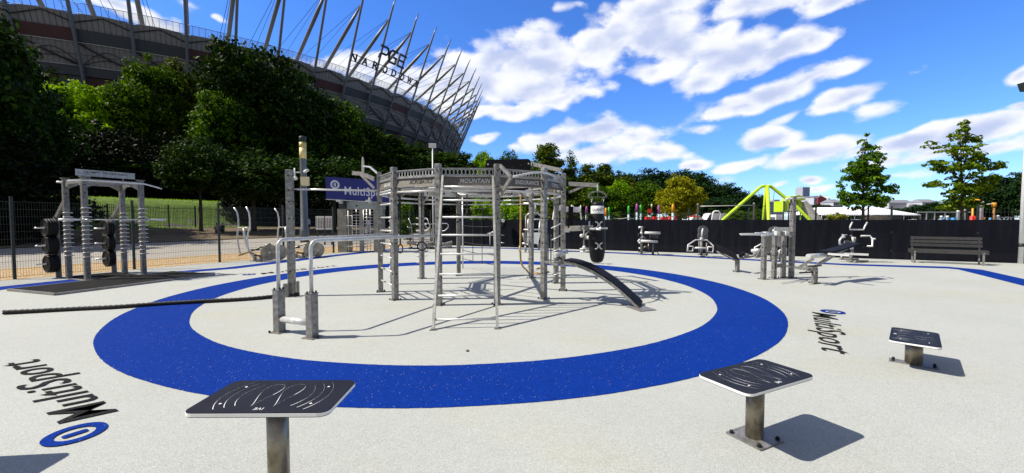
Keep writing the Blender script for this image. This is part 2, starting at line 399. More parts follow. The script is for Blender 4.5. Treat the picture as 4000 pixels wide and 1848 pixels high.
def sheet(name, poly, z, mat):
    mb = MB(); mb.add([(p[0], p[1], z) for p in poly], [tuple(range(len(poly)))])
    o = mb.build(name, mat, None, (0,0,0)); return tag(o, kind='structure')
CORN = Vector((-5.12, 26.2)); RD = Vector((.9038, -.428))
def RP(t, s=0, z=0): # along the screened fence from the corner
    n = Vector((.428, .9038)); p = CORN+RD*t+n*s; return Vector((p.x, p.y, z))
c4 = RP(27.5)
sheet('rubber_floor', [FP(-40,0), FP(-40,0)+Vector((0,-20,0)), Vector((40,-25,0)), Vector((40,c4.y-6,0)), c4, CORN], .004, M_floor)
M_sand = granule('sand_gravel', [(.0,(.20,.125,.055)),(.3,(.33,.22,.10)),(.7,(.43,.30,.15)),(1,(.56,.43,.25))], .98, 28, .95, .2)
M_path = simple('pale_gravel_path', (.30,.28,.24), .95, 0, .14, .8, .6)
sheet('sand_strip', [FP(-60,.03), FP(15,.03), FP(15,4), FP(-60,4)][::-1], .006, M_sand)
sheet('path', [FP(-70,4), FP(60,4), FP(60,18.6), FP(-70,18.6)][::-1], .004, M_path)
M_dirt = simple('dry_dirt', (.13,.095,.05), .95, 0, .45, .9, .6)
mb = MB(); ns, ntt = 24, 60; vs = []
for i in range(ns+1):
    for j in range(ntt+1):
        p = FP(-70+130*j/ntt, 18.6+18.6*i/ns); vs.append((p.x, p.y, hz(p.x, p.y)+.05))
mb.add(vs, [(i*(ntt+1)+j, i*(ntt+1)+j+1, (i+1)*(ntt+1)+j+1, (i+1)*(ntt+1)+j) for i in range(ns) for j in range(ntt)], True)
tag(mb.build('dirt_ground', M_dirt, None, (0,0,0)), kind='structure')
M_bank = simple('lawn_soil', (.10,.17,.018), .95, 0, .3, 2.5, .6)
mb = MB(); ns, ntt = 26, 70; vs = []
for i in range(ns+1):
    for j in range(ntt+1):
        p = FP(-60+120*j/ntt, 37.2+26*i/ns); vs.append((p.x, p.y, hz(p.x, p.y)+.05))
mb.add(vs, [(i*(ntt+1)+j, i*(ntt+1)+j+1, (i+1)*(ntt+1)+j+1, (i+1)*(ntt+1)+j) for i in range(ns) for j in range(ntt)], True)
tag(mb.build('grass_bank', M_bank, None, (0,0,0)), kind='structure')
M_asph = simple('asphalt', (.10,.10,.10), .9, 0, .15, 1.5, .3)
sheet('back_path', [RP(-4,.03), RP(30,.03), RP(30,6), RP(-4,6)][::-1], .01, M_path)
# rings
def ring(name, c, r0, r1, z, mat, n=900):
    rnd = random.Random(4); mb = MB(); vs = []
    for i in range(n):
        a = 2*math.pi*i/n
        for r in (r0, r1):
            rr = r+rnd.uniform(-.003, .003)+.003*math.sin(a*23); vs.append((c[0]+rr*math.cos(a), c[1]+rr*math.sin(a), z))
    mb.add(vs, [(2*i, 2*i+1, 2*((i+1) % n)+1, 2*((i+1) % n)) for i in range(n)])
    return tag(mb.build(name, mat, None, (0,0,0)), kind='structure')
RC = Vector((-.99, 9.66))
ring('blue_ring_path', RC, 5.22, 6.24, .008, M_blue)
def band(name, pts, w, z, mat):
    pts = [Vector(p) for p in pts]; mb = MB(); vs = []
    for i, p in enumerate(pts):
        d0 = (p-pts[i-1]).normalized() if i else (pts[1]-p).normalized()
        d1 = (pts[i+1]-p).normalized() if i < len(pts)-1 else d0
        n0 = Vector((-d0.y, d0.x)); n1 = Vector((-d1.y, d1.x)); n_ = (n0+n1).normalized(); k = 1/max(.4, n_.dot(n0))
        vs += [(p.x-n_.x*w/2*k, p.y-n_.y*w/2*k, z), (p.x+n_.x*w/2*k, p.y+n_.y*w/2*k, z)]
    mb.add(vs, [(2*i, 2*i+2, 2*i+3, 2*i+1) for i in range(len(pts)-1)])
    return tag(mb.build(name, mat, None, (0,0,0)), kind='structure')
g2 = lambda a, b_: G(a, b_).xy
outer = [g2(-900,1300), g2(-400,1183), g2(0,1127), g2(300,1095), g2(600,1072), g2(900,1048), g2(1100,1024), g2(1300,1000), g2(1500,978), g2(1620,969), g2(1720,967), g2(1850,968), g2(2000,971), g2(2300,985), g2(2400,988),
         g2(2700,1003), g2(3000,1019), g2(3300,1034), g2(3560,1042), g2(3700,1046), g2(3790,1054), g2(3900,1080), g2(4100,1128), g2(4400,1210)]
# keep the outer band a smooth even strip
band('blue_outer_path', outer, .62, .009, M_blue)

# floor lettering
def fit_text(body, o, ex, ey, width, cap, ext, bold=0, mb=None, shear=0):
    """text centred at o, cap height and total width set"""
    t0 = text(body, Matrix.Identity(4), 1, 0, bold, shear=shear); a = np.array([tuple(v) for v in t0.v])
    w = a[:,0].max()-a[:,0].min(); cx = (a[:,0].max()+a[:,0].min())/2
    M = basis(o, ex, ey) @ Matrix.Diagonal((width/w, cap/.73, 1, 1)) @ Matrix.Translation((-cx, -.0, 0))
    return text(body, M, 1, ext, bold, mb, shear=shear)
def floor_logo(ang):
    d = Vector((math.cos(ang), math.sin(ang))); up = Vector((d.x, d.y, 0)); rd = Vector((d.y, -d.x, 0))
    base = Vector((RC.x, RC.y, .0125))
    mb = fit_text('MultiSport', base+up*6.72+rd*.02, rd, up, 2.55, .34, 0, .004, shear=.28)
    tag(mb.build('floor_lettering', M_ink), kind='structure')
    cen = base+up*6.88-rd*1.47
    mb = MB(); n = 40; vs = []
    for i in range(n):
        a = 2*math.pi*i/n
        for r in (.175, .11): vs.append(cen+rd*math.cos(a)*r+up*math.sin(a)*r)
    mb.add(vs, [(2*i, 2*((i+1) % n), 2*((i+1) % n)+1, 2*i+1) for i in range(n)])
    pl = [cen+rd*x+up*y for x, y in rrect(.06, .14, .025, 4)]
    mb.add(pl, [tuple(range(len(pl)-1, -1, -1))])
    tag(mb.build('floor_emblem', M_blue), kind='structure')
for a_ in (239.2, 326.2, 149.2, 58.5): floor_logo(R(a_))
# ================================================================== step boards
def step_board(c, zt, rot, base_kind, label, wr=.062, w=.75, d=.41, pat=0):
    """c: floor point of the post, zt: height of the board top"""
    root = thing('step_platform', (c.x, c.y, .004), label, 'step platform', 'step platforms of rising height')
    ex = Vector((math.cos(rot), math.sin(rot), 0)); ey = Vector((-ex.y, ex.x, 0)); ez = Vector((0,0,1))
    o = Vector((c.x, c.y, zt))
    mb = MB(); mb.prism(rrect(w, d, .055), o-ez*.013, ex, ey, ez, .017); core = mb.build('board', M_edge, root)
    mb = MB(); mb.prism(rrect(w-.004, d-.004, .053), o-ez*.0025, ex, ey, ez, .004); mb.prism(rrect(w-.004, d-.004, .053), o-ez*.0235, ex, ey, ez, .004); top = mb.build('grip_surface', M_board, root)
    mb = MB()
    def groove(pts, wd=.0034):
        pts = [o+ex*x+ey*y+ez*.0012 for x, y in pts]; vs = []
        for i, p in enumerate(pts):
            q = (pts[min(i+1, len(pts)-1)]-pts[max(0, i-1)]).normalized(); n_ = Vector((-q.y, q.x, 0))
            k = wd*(.12+.88*max(0, math.sin(i*.31+pat))**2)
            vs += [p-n_*k/2, p+n_*k/2]
        mb.add(vs, [(2*i, 2*i+2, 2*i+3, 2*i+1) for i in range(len(pts)-1)])
    for sgn in (-1, 1):
        for q, rr in enumerate((.33, .38, .43)):
            groove([(sgn*(-.14+rr*math.cos(R(a_))) , rr*math.sin(R(a_))*.82) for a_ in range(-30, 31, 4)])
        groove([(sgn*.06+.038*math.cos(R(a_))+.02*math.sin(R(2*a_)), .145*math.sin(R(a_))) for a_ in range(0, 361, 10)])
    for (x, y) in ((-.24,-.11),(.24,-.11),(-.24,.11),(.24,.11)):
        mb.disc(o+ex*x+ey*y+ez*.001, (0,0,1), .007, .001, 10)
    text('IVE', basis(o+ez*.0012+ey*(-d/2+.045)+ex*.0, -ex, -ey), .036, .0003, .0, mb)
    mb.build('engraving', M_line, root)
    mb = MB(); mb.lathe((c.x, c.y, 0), [(wr, .012), (wr, zt-.03)], 28); mb.build('post', M_brass, root)
    if base_kind:
        pr = root.location; mb = MB()
        if base_kind == 1: mb.prism(rrect(.27, .27, .01), Vector((c.x, c.y, .011)), ex, ey, ez, .008); bl = [(-.105,-.105),(.105,-.105),(.105,.105),(-.105,.105)]
        else: mb.prism(rrect(.13, .40, .008), Vector((c.x, c.y, .011)), ex, ey, ez, .008); bl = [(-.04,-.165),(.04,-.165),(.04,.165),(-.04,.165)]
        bp = mb.build('base_plate', M_plate, root)
        for x, y in bl:
            q = Vector((c.x, c.y, 0))+ex*x+ey*y
            mb = MB(); mb.lathe((q.x, q.y, .012), [(.015, 0), (.015, .014), (.011, .024), (.004, .028)], 10); mb.build('bolt_cap', M_black, bp)
    return root
def on(px, py, z): return G(px, py, z)
e2 = on(3185,1490,.47)-on(2921,1570,.47); p2 = G(2946, 1712)
step_board(p2, .475, math.atan2(e2.y, e2.x), 1, 'medium height step platform with black grip board and square bolted base plate', .060, .75, .41, 0)
e3 = on(3465,1352,.31)-on(3478,1290,.31); p3 = G(3568, 1424)
step_board(p3, .315, math.atan2(-e3.y*-1, e3.x), 2, 'lowest step platform with black grip board, farthest to the right of the lettering', .074, .76, .40, .7)
step_board(Vector((-1.315, 2.265, 0)), .62, .01, 1, 'tallest step platform in the foreground with black grip board on brown stained post', .056, .745, .43, 1.3)
step_board(Vector((-4.05, 2.46, 0)), .78, .10, 1, 'step platform just outside the left edge, seen by its shadow', .058, .75, .41, 2)
# small pebbles and debris on the floor
M_stone = simple('brown_pebble', (.16,.10,.05), .9, 0, .3)
def pebble(px, py, r, lab):
    q = G(px, py, .01); mb = MB(); rnd = random.Random(px)
    mb.lathe((q.x, q.y, .004), [(r*.6, 0), (r, r*.4), (r*.8, r*.9), (r*.2, r*1.2)], 7); mb.v = [(x+rnd.uniform(-r,r)*.2, y+rnd.uniform(-r,r)*.2, z) for x, y, z in mb.v]
    tag(mb.build('pebble', M_stone), lab, 'pebble', 'pebbles on the rubber floor')
pebble(1826, 1371, .02, 'brown pebble on the grey floor in front of the leaning ladder')
pebble(3200, 1337, .017, 'brown pebble beside the right floor lettering')

# ================================================================== central rig
CX, CY, RR = -.9, 9.68, 2.10
def PV(k, r=RR, z=0): a = R(257.2+30*k); return Vector((CX+r*math.cos(a), CY+r*math.sin(a), z))
rig = thing('training_rig', (CX, CY, .004), 'large round calisthenics rig of twelve galvanised posts inside the blue ring', 'climbing frame')
def post(parent, x, y, rot, h, w=.105, name='post', bolts=True, plate=True, z0=.004, mat=None):
    mb = MB(); mb.box((x, y, (h+z0)/2+.006), (w, w, h-z0-.012), rot, .006); p = mb.build(name, mat or M_post, parent)
    c, s = math.cos(rot), math.sin(rot)
    if plate:
        mb = MB(); mb.box((x, y, z0+.006), (w*1.75, w*1.75, .01), rot)
        q = mb.build('foot_plate', M_plate, p)
        mb = MB()
        for i, j in ((1,1),(1,-1),(-1,1),(-1,-1)):
            bx, by = x+(c*i-s*j)*w*.72, y+(s*i+c*j)*w*.72
            mb.lathe((bx, by, z0+.008), [(.016,0),(.016,.015),(.006,.028)], 8)
        mb.build('bolt_caps', M_black, p)
    if bolts:
        mb = MB()
        for z in (h-.12, h-.42, h-.66, h-1.0, h-1.5, h-2.1):
            if z < .1: continue
            for sg in (1, -1):
                a = rot; n_ = Vector((math.cos(a), math.sin(a), 0))*sg; m_ = Vector((-math.sin(a), math.cos(a), 0))*sg
                for v in (n_, m_): mb.disc(Vector((x, y, z))+v*(w/2+.004), v, .014, .012, 8)
        mb.build('bolts', M_black, p)
    return p
posts = []
for k in range(12):
    q = PV(k); posts.append(post(rig, q.x, q.y, R(257.2+30*k), 2.63))
NAMES = {0:'MOUNTAIN', 1:'ENDURANCE', 2:'STRENGTH', 6:'MOBILITY', 7:'MOBILITY', 8:'STRETCH', 11:'ACROBATICS', 10:'BALANCE', 5:'CLIMBING', 3:'BOXING', 4:'POWER', 9:'AGILITY'}
UPZ = Vector((0,0,1))
for k in range(12):
    a, b_ = PV(k), PV(k+1); d = (b_-a).normalized(); L = (b_-a).length; mid = (a+b_)/2; outn = Vector((mid.x-CX, mid.y-CY, 0)).normalized()
    a2, b2 = a+d*.07, b_-d*.07
    # perforated top beam: two flanges and a web of rings
    mb = MB(); z0, z1 = 2.41, 2.55
    mb.bar(a2+UPZ*z1, b2+UPZ*z1, .035, .012); mb.bar(a2+UPZ*z0, b2+UPZ*z0, .035, .012)
    nh = 13; seg = (L-.14)/nh
    for i in range(nh):     # web with rounded holes: outer square, inner octagon
        c = a2+d*seg*(i+.5)+UPZ*(z0+z1)/2; hw, hh = seg/2, (z1-z0)/2-.006; r1, r2 = seg*.36, .045; m8 = 16
        ou = []; inn = []
        for j in range(m8):
            an = 2*math.pi*j/m8; cc_, ss = math.cos(an), math.sin(an); q = max(abs(cc_)/hw, abs(ss)/hh)
            ou.append(c+d*cc_/q+UPZ*ss/q); inn.append(c+d*cc_*r1+UPZ*ss*r2)
        mb.add(ou+inn, [(j, (j+1) % m8, m8+(j+1) % m8, m8+j) for j in range(m8)])
    mb.build('top_beam', M_galv, rig)
    # lettered panel, slightly slanted
    zc = 2.315; th = .004
    lean = (UPZ - outn*.25).normalized()
    poly = [(-L/2+.07, -.085), (L/2-.07, -.085), (L/2-.07, .085), (-L/2+.07, .085)]
    mb = MB(); cpos = mid+UPZ*zc
    mb.prism(poly, cpos, -d if False else d, lean, d.cross(lean), th)
    pn = mb.build('lettered_panel', M_bright if k in (5,6,7) else M_dark_plate, rig)
    # rim pipe of the panel
    tx = Vector((-outn.y, outn.x, 0))
    lb = fit_text(NAMES[k], cpos+tx*.14+outn*.0, tx, lean, .56, .085, .006, .012, shear=.2)
    lb.build('letters', M_black if k in (5,6,7,11) else M_bright, pn)
    mb = MB(); mb.tube(a+UPZ*2.405-outn*.02, b_+UPZ*2.405-outn*.02, .009, 6); mb.build('panel_rim', M_pipe, pn)
    mb = MB(); mb.tube(a+UPZ*2.14, b_+UPZ*2.14, .02, 12); mb.build('pull_up_bar', M_pipe, rig)
    if k in (5,6,7,8): 
        mb = MB(); mb.tube(a+UPZ*2.03-outn*.0, b_+UPZ*2.03, .016, 8); mb.build('pull_up_bar', M_pipe, rig)
# inner cross members
for (i, j, z) in ((11, 6, 2.34), (2, 9, 2.30), (0, 7, 2.28)):
    mb = MB(); a, b_ = PV(i, RR-.06, z), PV(j, RR-.06, z); mb.bar(a, b_, .05, .09); mb.build('cross_beam', M_plate, rig)
for (i, j) in ((11, 0), (6, 7)):
    pass
mb = MB(); a0, a1, b0, b1 = PV(11,RR-.06,2.28), PV(6,RR-.06,2.28), PV(0,RR-.06,2.28), PV(7,RR-.06,2.28)
mb = None
for q in range(1, 9):
    mb = MB(); mb.tube(a0.lerp(a1, q/9), b0.lerp(PV(5,RR-.06,2.28) if False else b1, q/9), .015, 8); mb.build('monkey_bar', M_pipe, rig)
# diagonal braces under the beams
for k in (8, 9, 7, 4, 5):
    q = PV(k, RR, 2.02); c_ = PV(k, RR-.5, 2.34)
    mb = MB(); mb.bar(q, c_, .04, .04); mb.build('brace', M_plate, rig)
# pegs: open hooks up the sides of some posts
def hooks(k, zs, sides=(1,), w=.09, r=.006):
    rt = R(257.2+30*k); q = PV(k); rad = Vector((math.cos(rt), math.sin(rt), 0)); tan = Vector((-rad.y, rad.x, 0))
    for z in zs:
        for sg in sides:
            mb = MB(); o = Vector((q.x, q.y, z)); s_ = tan*sg
            mb.path([o+s_*.06-rad*.05, o+s_*(.06+w)-rad*.05+UPZ*.03, o+s_*(.075+w)+UPZ*.04, o+s_*(.06+w)+rad*.05+UPZ*.03, o+s_*.06+rad*.05], r, 6)
            mb.build('hook', M_pipe, rig)
hooks(11, [.25+.13*i for i in range(11)], (-1,), .06)
hooks(8, [.42+.17*i for i in range(8)], (1, -1), .08, .008)
hooks(5, [.3+.2*i for i in range(6)], (1,), .05, .012)
# spiral ring round post 4
q = PV(4); mb = MB()
for z in [.25, .55, .85, 1.15, 1.45]:
    mb = MB(); mb.path([Vector((q.x+.12*math.cos(a_), q.y+.12*math.sin(a_), z+.06*math.cos(a_))) for a_ in [2*math.pi*i/18 for i in range(18)]], .012, 7, closed=True); mb.build('ring_hook', M_pipe, rig)
# wall bars between posts 10 and 11
for i in range(8):
    z = .27+.275*i
    mb = MB(); mb.tube(PV(10, RR, z), PV(11, RR, z), .017, 10); mb.build('wall_bar', M_pipe, rig)
# leaning ladder
l0, l1 = G(1692, 1290), G(1943, 1285); t0, t1 = PV(0, RR+.02, 2.40)+Vector((.10,-.03,0)), PV(1, RR+.02, 2.40)+Vector((-.08,-.03,0))
lad = MB()
for a_, b_ in ((l0, t0), (l1, t1)):
    mb = MB(); mb.bar(a_+UPZ*.01, b_, .038, .05, (0,1,0)); u = mb.build('ladder_upright', M_galv, rig)
    mb = MB(); mb.box((a_.x, a_.y, .009), (.09, .09, .01)); mb.build('ladder_foot', M_plate, u)
for fr in (.055, .185, .31, .435, .56, .685, .81, .915):
    mb = MB(); mb.tube(l0.lerp(t0, fr), l1.lerp(t1, fr), .0165, 10); mb.build('rung', M_pipe, rig)
# pointed bracket and arched bar by post 1-3
a, b_ = PV(1), PV(3)
pt = PV(1, RR, 0)+Vector((.27, -.02, 0))
for z in (2.60, 2.06):
    mb = MB(); mb.bar(PV(1, RR, z)+Vector((.06,-.05,0)), Vector((pt.x, pt.y-.25, 2.36)), .04, .06); mb.build('pointed_bracket', M_plate, rig)
pa = []
s0, s1 = Vector((pt.x, pt.y-.25, 2.36)), PV(3, RR, 2.28)+Vector((.0,-.06,0))
for i in range(15):
    u = i/14; p = s0.lerp(s1, u); p.z += .17*math.sin(math.pi*u); p.x += .12*math.sin(math.pi*u); p.y -= .30*math.sin(math.pi*u); pa.append(p)
mb = MB(); mb.path(pa, .02, 8); mb.build('arched_bar', M_pipe, rig)
mb = MB(); mb.bar(PV(3, RR, 2.3), PV(2, RR+.35, 2.45), .04, .06); mb.build('pointed_bracket', M_plate, rig)
# black climbing board on the far side
o0 = A(1907, 690, 11.6); 
mb = MB(); ex = Vector((1, -.12, 0)).normalized(); nb = ex.cross(UPZ)
pol = rrect(1.24, .86, .09); oc = A(1985, 684, 11.35)
mb.prism(pol, oc, ex, UPZ, nb, .03); cb_ = mb.build('climbing_board', M_pad, rig)
for (x, z, rx) in ((-.40,.24,.05),(-.1,.22,.07),(.12,.2,.06),(.36,.26,.05),(-.35,-.2,.05),(-.05,-.25,.07),(.2,-.22,.06),(.42,-.28,.03),(.0,0,.05),(.3,.02,.05)):
    mb = MB(); mb.prism([(x+rx*math.cos(R(i*30))*(1 if i % 3 else .8), z+.035*math.sin(R(i*30))) for i in range(12)], oc-nb*.016 if nb.y > 0 else oc+nb*.016, ex, UPZ, nb, .006); mb.build('hand_hole', M_black, cb_)
for (x, z) in ((.56,.3),(.56,-.34),(-.56,.3)):
    mb = MB(); mb.disc(oc+ex*x+UPZ*z-Vector((0,.02,0)), (0,1,0), .022, .01, 12); mb.build('bolt_head', M_bright, cb_)
mb = MB(); mb.bar(oc+Vector((.62,.05,.32)), oc+Vector((1.35,-.9,.02)), .05, .10); mb.build('board_strut', M_plate, rig)
mb = MB(); mb.bar(oc+Vector((-.55,.03,-.3)), PV(6, RR, 2.3), .05, .08); mb.build('board_strut', M_plate, rig)
# oval target on an arm and perforated outrigger at the left
q = PV(10, RR, 2.5); oc = A(1418, 649, 9.35)
mb = MB(); mb.prism([(.055*math.cos(R(i*15))*(1.0), .21*math.sin(R(i*15))) for i in range(24)], oc, (.75,-.66,0), UPZ, (.66,.75,0), .02); mb.build('oval_target', M_plate, rig)
mb = MB(); mb.bar(q+Vector((0,0,.08)), A(1445, 652, 9.2), .035, .035); mb.bar(A(1445,652,9.2), oc, .03, .03); mb.build('target_arm', M_pipe, rig)
cv = [A(1377, 676, 9.5), A(1405, 678, 9.4), A(1432, 686, 9.3), A(1462, 700, 9.15)]
mb = MB()
for i in range(3): mb.bar(cv[i], cv[i+1], .03, .09)
mb.bar(cv[1], A(1462, 735, 9.1), .03, .05); mb.build('outrigger', M_plate, rig)
# boxing bag beam
bb = PV(3, RR, 2.36)
e_ = A(2337, 724, 8.85); s_ = A(2222, 718, 9.12)
mb = MB(); mb.bar(s_, e_, .05, .09); mb.bar(A(2222, 752, 9.12), A(2280, 728, 9.0), .04, .05); mb.build('bag_beam', M_plate, rig)
# dip bar arm at post 3
mb = MB(); mb.bar(A(2210, 898, 9.1), A(2315, 893, 8.3), .06, .07); mb.bar(A(2205,888,9.1), A(2315,884,8.5), .012, .05); da = mb.build('dip_arm', M_plate, rig)
mb = MB(); mb.tube(A(2312, 891, 8.35), A(2372, 892, 8.1), .018, 8); mb.tube(A(2305, 893, 8.25), A(2345, 897, 7.9), .018, 8); mb.tube(A(2302,893,8.4), A(2302,864,8.4), .018, 8); mb.build('handle', M_pipe, da)
mb = MB(); mb.box(A(2215, 902, 8.9), (.10, .03, .06)); mb.build('end_plate', M_bright, da)
mb = MB(); mb.prism([(0,0),(.12,-.02),(.12,.47),(.02,.5)], A(2217, 893, 9.0), (1,0,0), UPZ, (0,1,0), .03); mb.build('kick_pad', M_pad, rig)
# padded roller with stand above the curved bench
mb = MB(); mb.tube(A(2165, 998, 8.15), A(2213, 982, 8.5), .052, 16); rl = mb.build('roller', M_pipe, rig)
mb = MB(); mb.bar(A(2185, 1000, 8.3), A(2175, 1035, 8.1), .035, .035); mb.bar(A(2180, 1000, 8.3), A(2210, 1030, 8.1), .03, .03); mb.tube(A(2152, 915, 8.3), A(2152, 1025, 8.3), .012, 8); mb.tube(A(2141, 915, 8.3), A(2141, 1025, 8.3), .012, 8); mb.bar(A(2130, 1022, 8.2), A(2180, 1035, 8.0), .05, .04); mb.build('roller_stand', M_plate, rl)

# curved bench
cb0 = thing('curved_bench', (1.4, 7.9, .004), 'arched black sit-up bench sloping from the rig down to the floor', 'exercise bench')
pts = []
s0, s1 = A(2202, 1030, 8.0), G(2492, 1207); 
for i in range(13):
    u = i/12; p = s0.lerp(s1, u); p.z = s0.z*(1-u**1.8)+.05; pts.append(p)
wd = Vector((.19, .34, 0)); pts = [p+wd/2 for p in pts]
def slab(pts, w_, z0, z1):
    mb = MB(); vs = []
    for p in pts: vs += [p-w_/2+UPZ*z0, p+w_/2+UPZ*z0, p+w_/2+UPZ*z1, p-w_/2+UPZ*z1]
    n = len(pts); fs = [(0,1,2,3), ((n-1)*4+3,(n-1)*4+2,(n-1)*4+1,(n-1)*4)]
    for i in range(n-1):
        for k in range(4):
            l = (k+1) % 4; fs.append((i*4+l, i*4+k, (i+1)*4+k, (i+1)*4+l))
    return mb.add(vs, fs)
slab(pts, wd, 0, .03).build('bench_pad', M_pad, cb0)
mb = slab(pts, wd*.12, -.07, -.002)
mb.v = [(x-wd.x*.40, y-wd.y*.40, z) for x, y, z in mb.v]; mb.build('side_rail', M_post, cb0)
mb = slab(pts, wd*.12, -.07, -.002); mb.v = [(x+wd.x*.40, y+wd.y*.40, z) for x, y, z in mb.v]; mb.build('side_rail', M_post, cb0)
mb = MB(); mb.box((s1.x+.05, s1.y, .012), (.34, .42, .012), .35); mb.build('foot_plate', M_plate, cb0)
mb = MB(); mb.bar(A(2150,1030,8.1), pts[0]-UPZ*.04, .05, .05); mb.build('hinge_arm', M_plate, cb0)

# parallel bars with the tall post
pb = thing('parallel_bars', (-3.0, 5.4, .004), 'parallel bars on two short square posts in front of the rig', 'parallel bars')
ps = []
for (px, py, tp, rt) in ((1083, 1303, 1135, -.35), (1212, 1325, 1150, -.35)):
    q = G(px, py); h = A(px, tp, q.y).z
    mb = MB(); mb.box((q.x, q.y+.06, h/2+.006), (.118, .118, h-.012), rt, .008); p_ = mb.build('post', M_post, pb)
    mb = MB(); mb.box((q.x, q.y+.06, .011), (.19, .19, .01), rt); mb.build('foot_plate', M_plate, p_)
    mb = MB(); mb.box((q.x, q.y+.06, h+.004), (.124, .124, .01), rt)
    mb.build('cap_plate', M_plate, p_)
    for i, j in ((1,1),(1,-1),(-1,1),(-1,-1)):
        mb = MB(); mb.lathe((q.x+i*.04, q.y+.06+j*.04, h+.009), [(.014,0),(.014,.014),(.008,.026),(.003,.028)], 8); mb.build('bolt_cap', M_black, p_)
    mb = MB(); mb.lathe((q.x+(.10 if px > 1100 else -.11), q.y+.0, .016), [(.016,0),(.016,.014),(.008,.026),(.003,.028)], 8); mb.build('bolt_cap', M_black, p_)
    ps.append((q+Vector((0,.06,0)), h))
mb = MB(); mb.tube(ps[0][0]+UPZ*.20, ps[1][0]+UPZ*.20, .048, 18); mb.build('cross_tube', M_pipe, pb)
for (q, h), tgt in zip(ps, (PV(11, RR, 1.315), PV(0, RR, 1.315))):
    zt = 1.315; tp = Vector((q.x-.0, q.y, zt)); d = (tgt-tp).normalized(); 
    pts = [Vector((q.x, q.y, h)), Vector((q.x, q.y, zt-.1))]
    for i in range(1, 6):
        a_ = math.pi/2*i/6; pts.append(Vector((q.x, q.y, zt-.1))+d*.1*(1-math.cos(a_))+UPZ*.1*math.sin(a_))
    pts += [tp+d*.1, tgt]
    mb = MB(); mb.path(pts, .0245, 12); mb.build('bar', M_pipe, pb)
pp = thing('pull_up_post', tuple(G(1140,1163,.004)), 'tall galvanised post with a long pull-up bar running to the rig', 'pull-up bar')
q = G(1141, 1157); post(pp, q.x, q.y, .12, 2.63, .125, bolts=True)
q10 = PV(10, RR, 2.235)
mb = MB(); mb.tube(Vector((q.x, q.y, 2.235)), q10, .02, 10); mb.build('pull_up_bar', M_pipe, pp)
mb = MB(); mb.box((q.x-.045, q.y-.13, .15), (.10, .07, .28), .1, .004); an = mb.build('rope_anchor', M_plate, pp)
mb = MB(); mb.box((q.x+.11, q.y+.03, .16), (.04, .07, .30), .1, .004); mb.build('rope_anchor', M_plate, pp)
# battle rope
def rope(name, pts, r, mat, strands=3, pitch=14, sub=6, parent=None):
    pts = [Vector(p) for p in pts]; fine = []
    for i in range(len(pts)-1):
        p0, p1, p2, p3 = pts[max(i-1,0)], pts[i], pts[i+1], pts[min(i+2, len(pts)-1)]
        n = max(2, int((p2-p1).length/(r*.55)))
        for k in range(n):
            u = k/n; fine.append(.5*((2*p1)+(-p0+p2)*u+(2*p0-5*p1+4*p2-p3)*u*u+(-p0+3*p1-3*p2+p3)*u**3))
    fine.append(pts[-1]); mb = MB(); dist = 0; frames = []; ref = None
    for i, p in enumerate(fine):
        d = (fine[min(i+1, len(fine)-1)]-fine[max(i-1,0)]).normalized()
        if ref is None: x, y, _ = mb.frame(d)
        else: x = (ref-d*ref.dot(d)).normalized(); y = d.cross(x)
        ref = x; frames.append((p, x, y, dist)); 
        if i < len(fine)-1: dist += (fine[i+1]-p).length
    for s_ in range(strands):
        mb.path([p+(x*math.cos(dd*pitch/r/10+s_*2*math.pi/strands)+y*math.sin(dd*pitch/r/10+s_*2*math.pi/strands))*r*.48 for p, x, y, dd in frames], r*.56, 6)
    return mb.build(name, mat, parent)
M_rope = simple('black_rope', (.012,.012,.012), .7, 0, .6, 60)
M_jute = simple('jute_rope', (.52,.33,.12), .85, 0, .35, 50)
rp = []
for (px, py) in ((1168,1150),(1120,1152),(1075,1158),(960,1168),(800,1177),(620,1187),(450,1199),(300,1206),(150,1214),(14,1221)):
    v = G(px, py, .04); v.z = .042+.003*math.sin(px); rp.append(v)
ro = rope('battle_rope', rp, .040, M_rope, 3, 11)
tag(ro, 'thick black battle rope laid out across the floor to the left', 'rope')

# hanging rings
def gym_ring(px, yb, Y, face, lab, top=2.14):
    c = A(px, yb, Y); root = thing('gymnastic_ring', (c.x, c.y, c.z), lab, 'gymnastic ring', 'gymnastic rings hanging in the rig')
    ax = Vector((math.cos(face), math.sin(face), 0))
    mb = MB(); mb.torus(c, ax, UPZ, .095, .0145); mb.build('ring', M_black, root)
    mb = MB(); 
    for s_ in (-1, 1): mb.bar(c+UPZ*.10+ax*.014*s_, Vector((c.x, c.y, top-.2))+ax*.012*s_, .024, .003, ax)
    mb.bar(Vector((c.x, c.y, c.z+.32)), Vector((c.x, c.y, 2.30)), .05, .012, ax)
    st_ = mb.build('strap', M_rope, root)
    mb = MB()
    for i in range(16):
        z = c.z+.36+i*.055
        if z < 2.25: mb.box((c.x, c.y-.0085, z), (.012, .004, .012), face)
    mb.build('strap_holes', M_plate, st_)
gym_ring(1564, 972, 9.3, 1.25, 'black gymnastic ring seen almost edge-on on a long strap')
gym_ring(1648, 962, 9.2, .25, 'black gymnastic ring seen face-on, hanging lowest left of the ladder')
gym_ring(1784, 853, 10.3, .1, 'black gymnastic ring high behind the upper ladder rungs, facing the camera')
gym_ring(1825, 848, 10.9, 1.0, 'small black gymnastic ring farthest back behind the ladder rungs')
